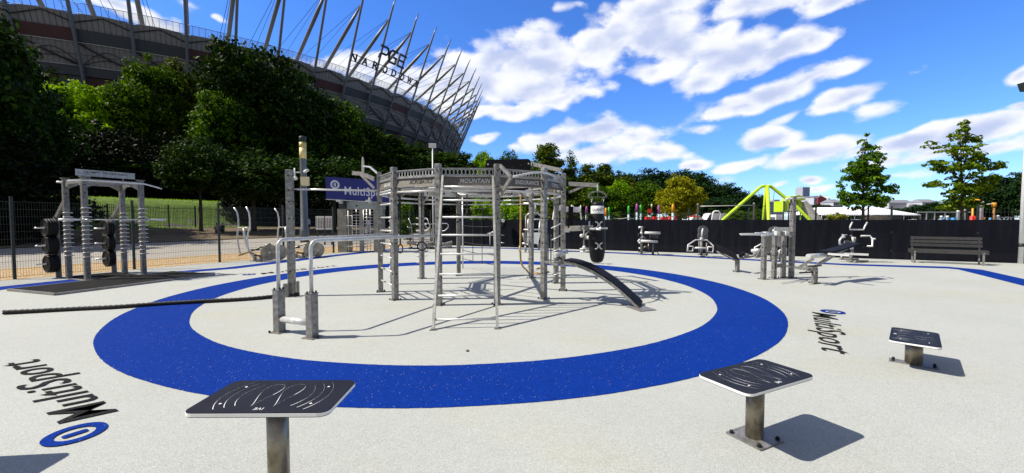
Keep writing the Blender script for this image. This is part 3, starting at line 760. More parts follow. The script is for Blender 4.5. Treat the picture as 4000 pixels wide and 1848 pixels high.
# climbing rope
pc = [A(2034, 762, 10.3), A(2034, 850, 10.3), A(2033, 930, 10.3), A(2033, 985, 10.3), A(2035, 1022, 10.2)]
for (px, py) in ((2042, 1040),(2055, 1053),(2075,1062),(2100,1067),(2125,1066),(2140,1060),(2128,1050),(2108,1047),(2095,1050)):
    v = G(px, py, .03); pc.append(v)
pc[5].z = .12; pc[5] = A(2042, 1040, 10.9); pc[6] = G(2056, 1054, .03)
tag(rope('climbing_rope', pc, .024, M_jute, 3, 12), 'tan climbing rope hanging in the rig with its end coiled on the floor', 'rope')
# climbing net with thin pole
net = thing('climbing_net', tuple(G(1860,1062,.004)), 'black rope climbing net hanging between a thin pole and a rig post', 'climbing net')
na = G(1808, 1049); nb_ = PV(6, RR-.1); na.y = na.y; 
mb = MB(); mb.tube(Vector((na.x, na.y, .006)), Vector((na.x, na.y, 2.4)), .022, 10); mb.build('pole', M_pipe, net)
nb_ = Vector((nb_.x-.06, nb_.y-.05, 0))
for i in range(8):
    z = .33+.27*i; a_ = Vector((na.x, na.y, z)); b_ = Vector((nb_.x, nb_.y, z)); pts = [a_.lerp(b_, u/6)-UPZ*.02*math.sin(math.pi*u/6) for u in range(7)]
    mb = MB(); mb.path(pts, .010, 6); mb.build('net_rope', M_rope, net)
for u in (.36, .66):
    mb = MB(); p = na.lerp(nb_, u); mb.path([Vector((p.x, p.y, z)) for z in (.30, 1, 1.7, 2.3)], .010, 6)
    for i in range(8): mb.lathe((p.x, p.y, .315+.27*i-.03), [(.012,0),(.024,.01),(.024,.03),(.012,.04)], 8)
    mb.build('net_rope', M_rope, net)
# punching bag
bx = A(2333, 900, 8.8)
def zb(py): return A(2333, py, 8.8).z
bag = thing('punching_bag', (bx.x, bx.y, zb(1026)), 'black punching bag with white band and logo hanging from the rig arm', 'punching bag')
prof = [(1026,.05),(1024,.10),(1018,.135),(1005,.16),(985,.178),(960,.19),(930,.195),(905,.188),(885,.172),(868,.178),(850,.172),(836,.15),(828,.14),(805,.137),(796,.136),(791,.12),(789,.05)]
mb = MB(); mb.lathe((bx.x, bx.y, 0), [(r*.93, zb(p)) for p, r in prof], 32); bd = mb.build('bag_body', M_black, bag)
M_leather = simple('black_leather', (.008,.008,.010), .4, 0, .3, 5, .15, spec=.25); bd.data.materials[0] = M_leather
mb = MB(); mb.lathe((bx.x, bx.y, 0), [(.1385, zb(835)), (.1405, zb(834)), (.1385, zb(806)), (.134, zb(805))], 32); wb = mb.build('white_band', M_white, bag)
def on_bag(mbx, r):   # wrap letter mesh round the bag axis
    out = []
    for (x, y, z) in mbx.v:
        out.append((x, y, z))
    return out
def wrap(mbx, r_of_z, lift):
    vs = []
    for (u, w_, z) in mbx.v:     # u along surface, w_ lift, z height
        r = r_of_z(z)+lift+w_; a_ = u/r - math.pi/2 - .0
        vs.append((bx.x+r*math.cos(a_), bx.y+r*math.sin(a_), z))
    mbx.v = vs; return mbx
def rz(z):
    pr = [(zb(p), r*.93) for p, r in prof]
    for (z0, r0), (z1, r1) in zip(pr, pr[1:]):
        if z0 <= z <= z1: return r0+(r1-r0)*(z-z0)/max(1e-6, z1-z0)
    return .13
lt = text('QUINCY', Matrix(((1,0,0,-.0),(0,0,1,0),(0,1,0,zb(820)),(0,0,0,1))), .078, .0005, .0005)
wrap(lt, lambda z: .1385, .004).build('letters', M_black, wb)
lt = MB(); lt.box((.135, 0, zb(812)), (.03, .002, .006)); lt.box((.148, 0, zb(818)), (.006, .002, .03)); lt.box((-.10, 0, zb(829)), (.05,.002,.005))
wrap(lt, lambda z: .1385, .004).build('letter_bracket', M_black, wb)
for pyc in (878, 959):
    zc = zb(pyc); lt = MB()
    for sg in (-1, 1):
        n = 14; vs = []
        for i in range(n+1):
            a_ = R(-100+200*i/n); 
            for r in (.044, .066): vs.append((sg*(-.080+r*math.cos(a_)*1.0+.01), 0, zc+r*math.sin(a_)*1.12))
        lt.add(vs, [(2*i, 2*i+1, 2*i+3, 2*i+2) for i in range(n)])
    wrap(lt, rz, .0035).build('bag_logo', M_white, bag)
mb = MB(); hz0 = zb(768); hc = Vector((bx.x, bx.y, 0))
arc = [hc+Vector((.19*math.cos(R(a_)), 0, zb(770)+.12*math.sin(R(a_)))) for a_ in range(0, 181, 15)]
for i in range(12): mb.bar(arc[i], arc[i+1], .03, .03)
mb.bar(hc+Vector((-.2,0,zb(770))), hc+Vector((.2,0,zb(770))), .03, .012); mb.bar(hc+UPZ*zb(770), hc+UPZ*zb(748), .014, .014); mb.build('hanger', M_plate, bag)
mb = MB()
for sg in (-1, 1): mb.torus(hc+Vector((sg*.125, 0, zb(777))), (1,0,0), UPZ, .022, .005, 12, 5); mb.torus(hc+Vector((sg*.125, 0, zb(785))), (0,1,0), UPZ, .026, .005, 12, 5)
for i in range(5): mb.torus(hc+UPZ*(zb(748)+.012+i*.028), (1,0,0) if i % 2 else (0,1,0), UPZ, .017, .005, 12, 5)
mb.build('chain', M_pipe, bag)
# ================================================================== fences
def mesh_fence(name, P, t0, t1, hgt, label, step=2.5, gap=.05, rails=.2, zb_=.06, posts_at=None, screen=0, group=None):
    o0 = P(t0); root = thing(name, (o0.x, o0.y, .004), label, 'fence', group)
    mb = MB(); n = int((t1-t0)/gap)
    def V(t, z, s=0): p = P(t, s); p.z = z; return p
    for i in range(n+1):
        t = t0+i*gap; a_, b_ = V(t, zb_), V(t, hgt-.03)
        d = (P(t0+1)-P(t0)).normalized()*.0028; s_ = (P(t0, 1)-P(t0)).normalized()*.0028
        mb.add([a_-d, a_+s_, a_+d, b_-d, b_+s_, b_+d], [(0,1,4,3),(1,2,5,4),(2,0,3,5)])
    z = zb_+.02
    while z < hgt: mb.bar(V(t0, z, -.004), V(t1, z, -.004), .007, .007); z += rails
    mb.build('wire_mesh', M_wire, root)
    t = t0
    for t in (posts_at or [t0+step*i for i in range(int((t1-t0)/step)+1)]):
        mb = MB(); mb.box(V(t, (hgt+.08)/2+.004, .035), (.06, .06, hgt+.08), math.atan2(P(1).y-P(0).y, P(1).x-P(0).x)); mb.box(V(t, hgt+.095, .035), (.068,.068,.012), math.atan2(P(1).y-P(0).y, P(1).x-P(0).x))
        for z in (.35, 1.1, 1.85): mb.box(V(t, z, -.012), (.05, .03, .05), math.atan2(P(1).y-P(0).y, P(1).x-P(0).x))
        mb.build('fence_post', M_fence, root)
    if screen:
        mb = MB(); nseg = int((t1-t0)/.12); vs = []; rnd = random.Random(7)
        for i in range(nseg+1):
            t = t0+(t1-t0)*i/nseg; w_ = -.03+.010*math.sin(t*2.51)+.006*math.sin(t*7.3+1)
            for z in (.02, .55, 1.1, screen+.006*math.sin(t*2.5)): vs.append(V(t, z, w_*(1 if z < screen-.1 else .8)))
        mb.add(vs, [(4*i+k, 4*i+4+k, 4*i+5+k, 4*i+1+k) for i in range(nseg) for k in range(3)], True)
        mb.build('privacy_screen', M_screen, root)
    return root
mesh_fence('mesh_fence', FP, -15.15, -.05, 2.12, 'dark wire mesh fence along the gravel strip left of the turnstile', posts_at=[-.15-2.5*i for i in range(7)])
mesh_fence('mesh_fence', FP, 2.85, 7.1, 2.12, 'short dark wire mesh fence between turnstile and screened fence', posts_at=[2.9, 5.2, 7.1])
mesh_fence('screened_fence', RP, .05, 27.4, 2.05, 'long wire fence covered with black privacy fabric behind the machines', gap=.1, screen=1.6)
# dark park railing under the trees
rf = thing('park_railing', tuple(FP(-30, 37.5, .4)), 'dark vertical bar railing along the grass bank under the trees', 'fence')
mb = MB(); t = -34
def gz(p): return hz(p.x, p.y)
while t < 42:
    p = FP(t, 37.5); z0 = gz(p); d = Vector((U2.x, U2.y, 0))*.014; e = Vector((N2.x, N2.y, 0))*.014
    mb.add([p-d-e+UPZ*(z0+.15), p+d-e+UPZ*(z0+.15), p+d+e+UPZ*(z0+.15), p-d+e+UPZ*(z0+.15), p-d-e+UPZ*(z0+2.4), p+d-e+UPZ*(z0+2.4), p+d+e+UPZ*(z0+2.4), p-d+e+UPZ*(z0+2.4)], [(0,1,5,4),(1,2,6,5),(2,3,7,6),(3,0,4,7),(4,5,6,7)]); t += .135
mb.build('railing_bars', M_fence, rf)
for zz in (.35, 2.2):
    mb = MB(); t = -34
    while t < 42:
        p, q = FP(t, 37.5), FP(t+2.5, 37.5); mb.bar(p+UPZ*(gz(p)+zz), q+UPZ*(gz(q)+zz), .05, .04); t += 2.5
    mb.build('rail', M_fence, rf)
for i in range(31):
    p = FP(-34+2.5*i, 37.5); mb = MB(); mb.box(p+UPZ*(gz(p)+1.25), (.11,.11,2.5), .5); mb.box(p+UPZ*(gz(p)+2.52), (.14,.14,.04), .5); mb.build('railing_post', M_fence, rf)

# ================================================================== power rack
rk = thing('power_rack', (-11.4, 11.2, .004), 'tall olympic power rack with barbell on the black platform at the left', 'power rack')
pFL, pFR, pBL, pBR = G(343,1099), G(562,1077), G(272,1087), G(484,1066)
ux = (pFR-pFL).normalized(); uy = Vector((-ux.y, ux.x, 0))      # ux along the bar, uy to the back
ang = math.atan2(ux.y, ux.x)
Wd = (pFR-pFL).length; Dp = 1.05
pBL, pBR = pFL+uy*Dp, pFR+uy*Dp
pWL, pWR = pFL+uy*(Dp+.62), pFR+uy*(Dp+.62)
M_spine = steel('rack_steel', (.11,.105,.10), (.24,.23,.215), .5, .45, dimple=4)
for i, p in enumerate((pFL, pFR, pBL, pBR)):
    mb = MB(); mb.box((p.x, p.y, 1.36), (.11, .11, 2.68), ang, .006); mb.box((p.x, p.y, 2.71), (.15,.15,.02), ang); pp_ = mb.build('post', M_spine, rk)
    for k in range(12 if i < 2 else 11):      # stepped U hooks spiralling up the post
        z = .62+.115*k
        mb = MB(); c = Vector((p.x, p.y, z))
        mb.path([c+ux*.06+uy*.05, c-uy*.10+ux*.09+UPZ*.015, c-uy*.125+UPZ*.03, c-uy*.10-ux*.09+UPZ*.015, c-ux*.06+uy*.05], .0105, 6)
        mb.build('bar_hook', M_pipe, pp_)
    mb = MB()
    for z in (2.5, 2.3, .2): mb.disc(c-uy*.06+UPZ*(z-c.z), uy, .014, .012, 8)
    mb.build('bolts', M_black, pp_)
for p, q in ((pBL, pWL), (pBR, pWR)):      # swept rear weight-storage uprights
    mb = MB(); mb.bar(p+UPZ*2.25, p+uy*.12+UPZ*2.05, .05, .10); mb.bar(p+uy*.06+UPZ*2.12, q+UPZ*1.66, .05, .11, uy); mb.bar(q+UPZ*1.68, q+UPZ*.02, .05, .11, ux); w_ = mb.build('storage_upright', M_spine, rk)
    mb = MB(); mb.bar(q+UPZ*.012, (p-uy*Dp)+UPZ*.012, .12, .012); mb.build('base_bar', M_plate, rk)
def gusset(a_, b_, z):
    d = (b_-a_).normalized(); mb = MB()
    L = (b_-a_).length
    mb.prism([(0,.0),(L,.0),(L,-.28),(L-.10,-.20),(L-.26,-.11),(.26,-.11),(.10,-.20),(0,-.28)], a_+UPZ*z, d, UPZ, d.cross(UPZ), .05)
    return mb.build('top_frame', M_plate, rk)
for a_, b_ in ((pFL, pFR), (pBL, pBR), (pFL, pBL), (pFR, pBR)): gusset(a_, b_, 2.66)
mb = MB(); k0 = pFL-uy*.22+UPZ*2.60; k1 = pFR-uy*.22+UPZ*2.60
mb.path([pFL-uy*.0-ux*.30+UPZ*2.56, pFL-ux*.28-uy*.0+UPZ*2.58, k0, k1, pFR+ux*.25-uy*.1+UPZ*2.56, pFR+ux*.45-uy*.12+UPZ*2.50], .018, 8); mb.build('chin_up_bar', M_pipe, rk)
mb = MB(); mb.tube(pBL-ux*.16+UPZ*2.6, pBL+ux*.16+UPZ*2.6, .025, 8); mb.build('grip_peg', M_pipe, rk)
s0, s1 = A(341, 678, 10.9), A(531, 695, 12.3)
so = (pFL+pFR)/2+uy*.35+UPZ*2.84
mb = MB(); mb.prism([(-.62,-.085),(.62,-.085),(.62,.085),(-.62,.085)], so, ux, UPZ, ux.cross(UPZ), .008); sg = mb.build('title_plate', M_galv, rk)
fit_text('OLYMPIC POWER RACK', so+ux.cross(UPZ)*.006+UPZ*.02, ux, UPZ, .92, .06, .001, .004).build('letters', M_black, sg)
fit_text('- - - - - - - -', so+ux.cross(UPZ)*.006-UPZ*.05, ux, UPZ, .9, .02, .001, 0).build('letters', M_fence, sg)
mb = MB(); mb.bar(so-ux*.35-UPZ*.2, so-ux*.35-UPZ*.08, .02, .02); mb.bar(so+ux*.35-UPZ*.2, so+ux*.35-UPZ*.08, .02, .02); mb.build('plate_bracket', M_plate, sg)
# barbell
bc = (pFL+pFR)/2-uy*.12+UPZ*1.60
bbell = thing('barbell', tuple(bc), 'steel barbell resting across the hooks of the power rack', 'barbell')
mb = MB(); mb.tube(bc-ux*.70, bc+ux*.70, .014, 10); mb.build('shaft', M_pipe, bbell)
for sg_ in (-1, 1):
    mb = MB(); mb.tube(bc+ux*.68*sg_, bc+ux*1.12*sg_, .026, 12); mb.tube(bc+ux*.66*sg_, bc+ux*.69*sg_, .042, 12); mb.build('sleeve', M_pipe, bbell)
# weight plates on horns
M_iron = simple('black_weight_plate', (.007,.007,.008), .55, 0, .3, 12, spec=.2)
def plates(q, z, side, lab, n=4, r=.25):
    mb = MB(); mb.tube(q+UPZ*z-ux*.02*side, q+UPZ*z+ux*.42*side, .022, 10); mb.build('storage_horn', M_pipe, rk)
    for k in range(n):
        rr = r if k < 3 else r*.97
        c = q+UPZ*z+ux*side*(.05+.052*k); root = thing('weight_plate', tuple(c), lab.format(['innermost', 'second', 'third', 'outermost'][k]), 'weight plate', 'weight plates stored on the power rack')
        mb = MB(); prof = [(.03,-.024),(rr*.95,-.024),(rr,-.016),(rr,.016),(rr*.95,.024),(rr*.88,.024),(rr*.85,.014),(.07,.014),(.06,.022),(.03,.022)]
        mb.lathe((0,0,0), prof, 28); Rm = Vector((0,0,1)).rotation_difference(ux*side).to_matrix()
        mb.v = [tuple(c+Rm @ Vector(v)) for v in mb.v]; mb.build('plate', M_iron, root)
        mb = MB(); mb.torus(c+ux*side*.026, uy, UPZ, rr*.93, .006, 28, 5); mb.build('plate_rim', M_fence, root)
for z, nm in ((1.38,'upper'),(.90,'middle'),(.40,'bottom')):
    plates(pWL, z, -1, '{} black weight plate on the '+nm+' left peg of the power rack', 4)
for z, nm in ((1.34,'upper'),(.90,'middle'),(.44,'bottom')):
    plates(pWR, z, -1, '{} black weight plate on the '+nm+' right peg of the power rack', 3)
# platform
pa_, pb_ = G(108,1127), G(217,1155); pd = (G(872,1071)-pb_); pd.z = 0; 
v0 = pb_; lx = pd.normalized(); L_ = 3.35; wv = (pa_-pb_); wv = wv-lx*wv.dot(lx); W_ = 1.75; wn = wv.normalized()
pl = thing('lifting_platform', tuple(v0), 'black rubber lifting platform with metal edge under the power rack', 'platform')
mb = MB(); cpl = v0+lx*L_/2+wn*W_/2; an_ = math.atan2(lx.y, lx.x)
mb.box((cpl.x, cpl.y, .036), (L_-.06, W_-.06, .04), an_, .004); mb.build('rubber_mat', simple('black_mat', (.013,.013,.012), .9, 0, .3, 3, .2, spec=.1), pl)
for (a_, b_) in ((v0, v0+lx*L_), (v0+wn*W_, v0+wn*W_+lx*L_), (v0, v0+wn*W_), (v0+lx*L_, v0+lx*L_+wn*W_)):
    mb = MB(); mb.bar(a_+UPZ*.03, b_+UPZ*.03, .05, .048); mb.build('edge_strip', M_plate, pl)
# inner mat between the rack posts
mb = MB(); ci = (pFL+pBR)/2; mb.box((ci.x+uy.x*.28, ci.y+uy.y*.28, .022), (Wd-.14, Dp+.3, .03), ang); mb.build('rubber_mat', MATS['black_mat'], pl)

# ================================================================== ski machines with flywheels at left
def trace(mb, pts, Y, r, n=7):
    mb.path([A(p[0], p[1], Y+(p[2] if len(p) > 2 else 0)) for p in pts], r, n); return mb
el = thing('cross_trainer', tuple(G(1012,1019,.004)), 'chrome cross trainer with curved handles and flywheel, the left one', 'exercise machine', 'cross trainers by the mesh fence')
Y0 = 15.9
for pts, dy in (([(914,811),(926,828),(931,855),(932,888),(929,900),(927,925),(930,955),(938,990)], .25), ([(962,808),(972,828),(976,855),(976,890),(969,910),(965,935),(967,960),(972,984)], -.25)):
    mb = MB(); trace(mb, [(a_, b_, dy) for a_, b_ in pts], Y0, .030); mb.build('handle', M_pipe, el)
mb = MB(); trace(mb, [(929,890,.25),(976,889,-.25)], Y0, .022); mb.build('cross_bar', M_pipe, el)
mb = MB(); trace(mb, [(953,892),(954,915),(960,950),(974,985),(990,1005),(1012,1014),(1040,1012)], Y0, .042); mb.build('frame', M_pipe, el)
mb = MB(); trace(mb, [(934,998,.25),(985,980,.2),(1035,960,.15),(1056,953,.1)], Y0, .035); mb.build('pedal_arm', M_brass, el)
mb = MB(); trace(mb, [(972,984,-.2),(1010,1000,-.2),(1050,1006,-.2)], Y0, .03); mb.build('pedal_arm', M_brass, el)
for px, dy in ((1052, -.1), (1090, .35)):
    mb = MB(); c = A(px, 986, Y0+dy); mb.disc(c, (.75,-.66,0), .31, .012, 32); dsc = mb.build('flywheel', M_brass, el)
    mb = MB(); mb.disc(c, (.75,-.66,0), .04, .05, 12); mb.build('hub', M_pipe, dsc)
mb = MB(); mb.box(A(1010, 999, Y0-.2), (.34, .14, .04), -.3); mb.build('foot_pedal', M_black, el)
mb = MB(); mb.box(A(998, 976, Y0+.2), (.34, .14, .04), -.3); mb.build('foot_pedal', M_black, el)
for px, dy in ((996, 0), (1032, -.2)):
    mb = MB(); q = G(px, 1020); q.y += dy; mb.box((q.x, q.y, .09), (.07, .10, .17)); mb.box((q.x, q.y, .012), (.24, .30, .015)); mb.build('foot', M_plate, el)
dup(el, tuple(G(1172,1007,.004)), .10, 'chrome cross trainer partly hidden behind the tall pull-up post')

# ================================================================== turnstile, sign, lamp, board
ts = thing('turnstile', tuple(G(1400,985,.004)), 'full height metal turnstile gate under the blue sign', 'turnstile')
YT = 20.1
def bx(mb, x0, x1, y0, y1, Y, dep, rot=0):
    a_, b_ = A(x0, y1, Y), A(x1, y0, Y); mb.box(((a_.x+b_.x)/2, Y+dep/2, (a_.z+b_.z)/2), (abs(b_.x-a_.x), dep, abs(b_.z-a_.z)), rot); return mb
M_gate = steel('gate_steel', (.20,.19,.17), (.36,.34,.29), .4, .5, scale=5)
mb = MB(); bx(mb, 1320, 1352, 816, 988, YT, .8); mb.build('gate_column', M_gate, ts)
mb = MB(); bx(mb, 1324, 1353, 782, 815, YT-.02, .8); mb.build('head_box', M_fence, ts)
mb = MB(); bx(mb, 1353.5, 1484, 788, 817, YT+.02, .9); hb = mb.build('head_box', steel('header_steel', (.22,.25,.25),(.34,.37,.37), .4, .5), ts)
mb = MB(); mb.disc(A(1393, 804, YT), (0,1,0), .045, .02, 16); mb.build('key_hole', M_black, hb)
mb = MB(); bx(mb, 1460, 1484, 818, 986, YT+.05, .8); mb.build('gate_column', M_gate, ts)
mb = MB(); c = A(1415, 900, YT+.5); mb.tube((c.x, c.y, .02), (c.x, c.y, 2.1), .085, 16); rot_ = mb.build('rotor', M_plate, ts)
for wing in (0, 1, 2):
    a_ = R(185+120*wing); d = Vector((math.cos(a_), math.sin(a_), 0)); mb = MB()
    for i in range(13): z = .25+.145*i; mb.tube(Vector((c.x,c.y,z)), Vector((c.x,c.y,z))+d*.72, .018, 7)
    mb.build('rotor_wing', M_pipe, rot_)
mb = MB()
for i in range(4):
    px = 1362+i*16; a_, b_ = A(px, 985, YT), A(px, 820, YT); mb.tube((a_.x, YT, .03), (a_.x, YT, 2.1), .014, 6)
for z in (.3, .8, 1.3, 1.8): mb.tube((A(1354,900,YT).x, YT, z), (A(1420,900,YT).x, YT, z), .012, 6)
mb.build('cage', M_pipe, ts)
mb = MB()
for i in range(3):
    px = 1422+i*13; a_ = A(px, 985, YT); mb.tube((a_.x, YT, .03), (a_.x, YT, 2.1), .016, 6)
for i in range(12): z = .2+.17*i; mb.tube((A(1420,900,YT).x, YT, z), (A(1450,900,YT).x, YT, z), .012, 6)
mb.build('cage', M_pipe, ts)
mb = MB(); bx(mb, 1405, 1417, 817, 984, YT-.02, .1); mb.build('gate_column', M_gate, ts)
M_signblue = simple('sign_blue', (.008,.014,.17), .4, 0, .08, 1)
s_tl, s_tr, s_bl = A(1271, 690, 19.6), A(1519, 707, 20.0), A(1274, 776, 19.6)
sx = (A(1517, 791, 20.0)-s_bl); sgn = thing('blue_sign', tuple(s_bl), 'long dark blue sign with white MultiSport lettering above the turnstile', 'sign')
exs = (s_tr-s_tl).normalized(); eys = (s_tl-s_bl).normalized(); ezs = exs.cross(eys).normalized()
wS, hS = (s_tr-s_tl).length, (s_tl-s_bl).length; cS = s_bl+exs*wS/2+eys*hS/2
mb = MB(); mb.prism([(-wS/2,-hS/2),(wS/2,-hS/2),(wS/2,hS/2),(-wS/2,hS/2)], cS-ezs*.1, exs, eys, ezs, .2); sb_ = mb.build('sign_panel', M_signblue, sgn)
M_lav = simple('sign_letter_white', (.55,.58,.75), .5, 0, .04)
fit_text('MultiSport', cS+exs*.42-eys*.10, exs, eys, wS*.70, .40, .03, .012).build('letters', M_lav, sgn)
mb = MB(); ce = s_bl+exs*.43+eys*(hS*.66); n = 28; vs = []
for i in range(n):
    a_ = 2*math.pi*i/n
    for r in (.21, .125):
        for k in (0, .04): vs.append(ce+exs*math.cos(a_)*r+eys*math.sin(a_)*r+ezs*k)
mb.add(vs, [f for i in range(n) for j in [(i+1) % n] for f in ((4*i+1,4*j+1,4*j+3,4*i+3),(4*i,4*j,4*j+1,4*i+1),(4*i+2,4*i+3,4*j+3,4*j+2))])
mb.prism(rrect(.09, .17, .03, 4), ce+ezs*.02, exs, eys, ezs, .04); mb.build('sign_emblem', M_lav, sgn)
mb = MB(); mb.bar(s_bl-eys*.03+ezs*.02, s_bl+exs*wS-eys*.03+ezs*.02, .06, .03); mb.build('lower_trim', M_bright, sgn)
for px in (1325, 1440):
    mb = MB(); q = A(px, 783, 19.7); mb.box((q.x, q.y, q.z-.02), (.22, .22, .08)); mb.box((q.x, q.y+.25, q.z-.0), (.08, .4, .3)); mb.build('sign_bracket', M_bright, sgn)
# lamp column
lp = A(1190, 930, 29); lp.z = 0
lamp = thing('lamp_column', (lp.x, lp.y, .0), 'grey lamp column with yellow glass head and cameras behind the fence', 'street lamp')
def lz(py): return A(1180, py, 29).z
M_col = simple('lamp_grey', (.13,.15,.17), .4, .3, .1); M_yel = simple('yellow_glass', (.78,.68,.30), .3, 0, .1, 3); M_yel2 = simple('yellow_louvre', (.55,.45,.16), .4, 0, .2, 20)
mb = MB(); mb.lathe((lp.x, lp.y, 0), [(.30,.0),(.30,1.0),(.245,1.06),(.21,lz(622)),(.21,lz(620))], 24); mb.build('column', M_col, lamp)
mb = MB(); mb.lathe((lp.x, lp.y, 0), [(.225,lz(620)),(.225,lz(578))], 24); mb.build('glass_drum', M_yel, lamp)
mb = MB(); mb.lathe((lp.x, lp.y, 0), [(.228,lz(577.8)),(.228,lz(556))], 24); mb.build('louvre_drum', M_yel2, lamp)
mb = MB(); mb.lathe((lp.x, lp.y, 0), [(.235,lz(555.8)),(.235,lz(535)),(.20,lz(533))], 24); mb.build('cap', M_fence, lamp)
mb = MB(); mb.box((lp.x+.25, lp.y-.28, lz(710)), (.56, .16, .62)); mb.build('junction_box', simple('cream_box', (.62,.58,.36), .5, 0, .06), lamp)
mb = MB(); mb.tube((lp.x+.2, lp.y-.2, lz(672)), (lp.x+.55, lp.y-.5, lz(668)), .10, 12); mb.tube((lp.x+.1, lp.y, lz(676)), (lp.x+.3, lp.y-.3, lz(672)), .05, 8); mb.build('camera_bullet', M_white, lamp)
mb = MB(); mb.tube((lp.x-.1, lp.y, lz(674)), (lp.x-.5, lp.y-.2, lz(674)), .045, 8); mb.tube((lp.x-.5, lp.y-.2, lz(658)), (lp.x-.5, lp.y-.2, lz(690)), .05, 8); mb.lathe((lp.x-.45, lp.y-.25, lz(705)), [(.05,0),(.14,.05),(.17,.15),(.12,.22),(.05,.24)], 14); mb.build('camera_dome', M_white, lamp)
# notice board
nbd = A(1268, 930, 26); nz = hz(nbd.x, nbd.y)
nr = thing('notice_board', (nbd.x, nbd.y, nz), 'white two-panel notice board on dark legs left of the turnstile', 'notice board')
for i, (x0, x1) in enumerate(((1234,1265),(1271,1301))):
    mb = MB(); bx(mb, x0, x1, 845, 897, 26, .04); pn = mb.build('panel', M_white, nr)
    mb = MB(); bx(mb, x0-2, x1+2, 843, 899, 26.05, .05); mb.build('panel_frame', M_fence, pn)
    mb = MB()
    for k in range(5): xk = x0+3+k*(x1-x0-6)/4; bx(mb, xk-.6, xk+.6, 850, 892, 25.985, .01)
    mb.build('panel_print', M_fence, pn)
for px in (1268, 1240, 1296):
    mb = MB(); a_ = A(px, 897, 26.12); mb.box((a_.x, a_.y, (a_.z+nz)/2+.1), (.09,.07,a_.z-nz+.9)); mb.build('leg', M_fence, nr)
# distant floodlight mast behind the rig
q = A(1692, 900, 24.3); fm = thing('floodlight_mast', (q.x, q.y, 0), 'thin white mast with small rectangular head rising behind the rig', 'light mast')
mb = MB(); mb.tube((q.x, q.y, 0), (q.x, q.y, A(1692, 577, 24.3).z), .035, 10); mb.build('mast', M_white, fm)
mb = MB(); mb.box((q.x, q.y, A(1692, 569, 24.3).z), (.42, .09, .25), .1, .01); mb.build('lamp_head', M_bright, fm)

# ================================================================== back row of machines
# striped walker / treadmills behind the rig
def treadmill(x0, Y, lab, g='treadmills at the back fence'):
    k = Y/1607; o = A(x0, 966, Y); o.z = .004
    r_ = thing('treadmill', tuple(o), lab, 'treadmill', g)
    P = lambda x, y, dy=0: A(x0+x, y, Y+dy)
    mb = MB()
    for i in range(16):
        u = i/15; px = -10+100*u; mb.tube(P(px, 948+10*math.sin(u*3.14), -.35), P(px, 944+8*math.sin(u*3.14), .45), .055, 8)
    mb.build('roller_deck', M_plate, r_)
    mb = MB(); mb.bar(P(-12, 950, -.4), P(92, 962, -.4), .05, .14); mb.bar(P(-12, 945, .5), P(92, 956, .5), .05, .14); mb.build('side_rail', M_post, r_)
    for dy in (-.42, .48):
        mb = MB(); mb.path([P(-6, 853, dy), P(3, 876, dy), P(40, 873, dy), P(70, 873, dy), P(78, 878, dy), P(76, 890, dy), P(62, 902, dy), P(48, 902, dy)], .022, 8); mb.build('handrail', M_pipe, r_)
        mb = MB(); mb.bar(P(3, 876, dy), P(14, 955, dy), .05, .08, (0,1,0)); mb.build('upright', M_plate, r_)
    mb = MB(); mb.path([P(-10, 884, -.42), P(-8, 890, -.42), P(8, 888, -.42), P(8, 888, .48)], .02, 8); mb.path([P(30,902,-.42),P(48,902,-.42)], .02, 8); mb.build('handrail', M_pipe, r_)
    for px in (0, 78):
        mb = MB(); a_ = P(px, 960); mb.box((a_.x, a_.y, .05), (.08, .8, .09)); mb.build('foot', M_plate, r_)
    return r_
treadmill(1602, 22.6, 'chrome roller treadmill left of the ladder behind the rig')
treadmill(1674, 23.2, 'chrome roller treadmill directly behind the ladder')
# bench-like frame machine behind post 6 (1900-1990)
def machine(name, px, pyb, lab, cat='exercise machine'):
    q = G(px, pyb, .004); return thing(name, tuple(q), lab, cat), q.y
def rods(root, Y, spec):
    for (nm, mt, r, pts) in spec:
        mb = MB(); trace(mb, pts, Y, r, 8); mb.build(nm, mt, root)
    return root
ma, Ya = machine('dip_machine', 1940, 968, 'steel frame machine with black padded arm beside the front right rig post')
rods(ma, Ya, [('frame', M_pipe, .025, [(1914,910,0),(1914,966,0)]), ('frame', M_pipe, .025, [(1914,910,.7),(1930,905,.7),(1967,896,.7),(1967,963,.7)]), ('cross_bar', M_pipe, .02, [(1905,912,0),(1926,910,.2)]),
 ('cross_bar', M_pipe, .025, [(1866,850,0),(1925,850,.2)]), ('cross_bar', M_pipe, .02, [(1957,918,.2),(1970,919,.2)]), ('cross_bar', M_pipe, .02, [(1957,948,.2),(1970,949,.2)]), ('lever', M_plate, .04, [(1925,862,.2),(1960,870,.3)]) ])
mb = MB(); mb.path([A(1958,858,Ya+.2), A(1972,866,Ya+.2), A(1966,880,Ya+.2), A(1960,898,Ya+.2)], .11, 12, rad=[.10,.14,.14,.06]); mb.build('padded_arm', M_pad, ma)
mb = MB(); mb.disc(A(1965,862,Ya), (0,1,.3), .10, .05, 16); mb.build('cap_disc', M_bright, ma)
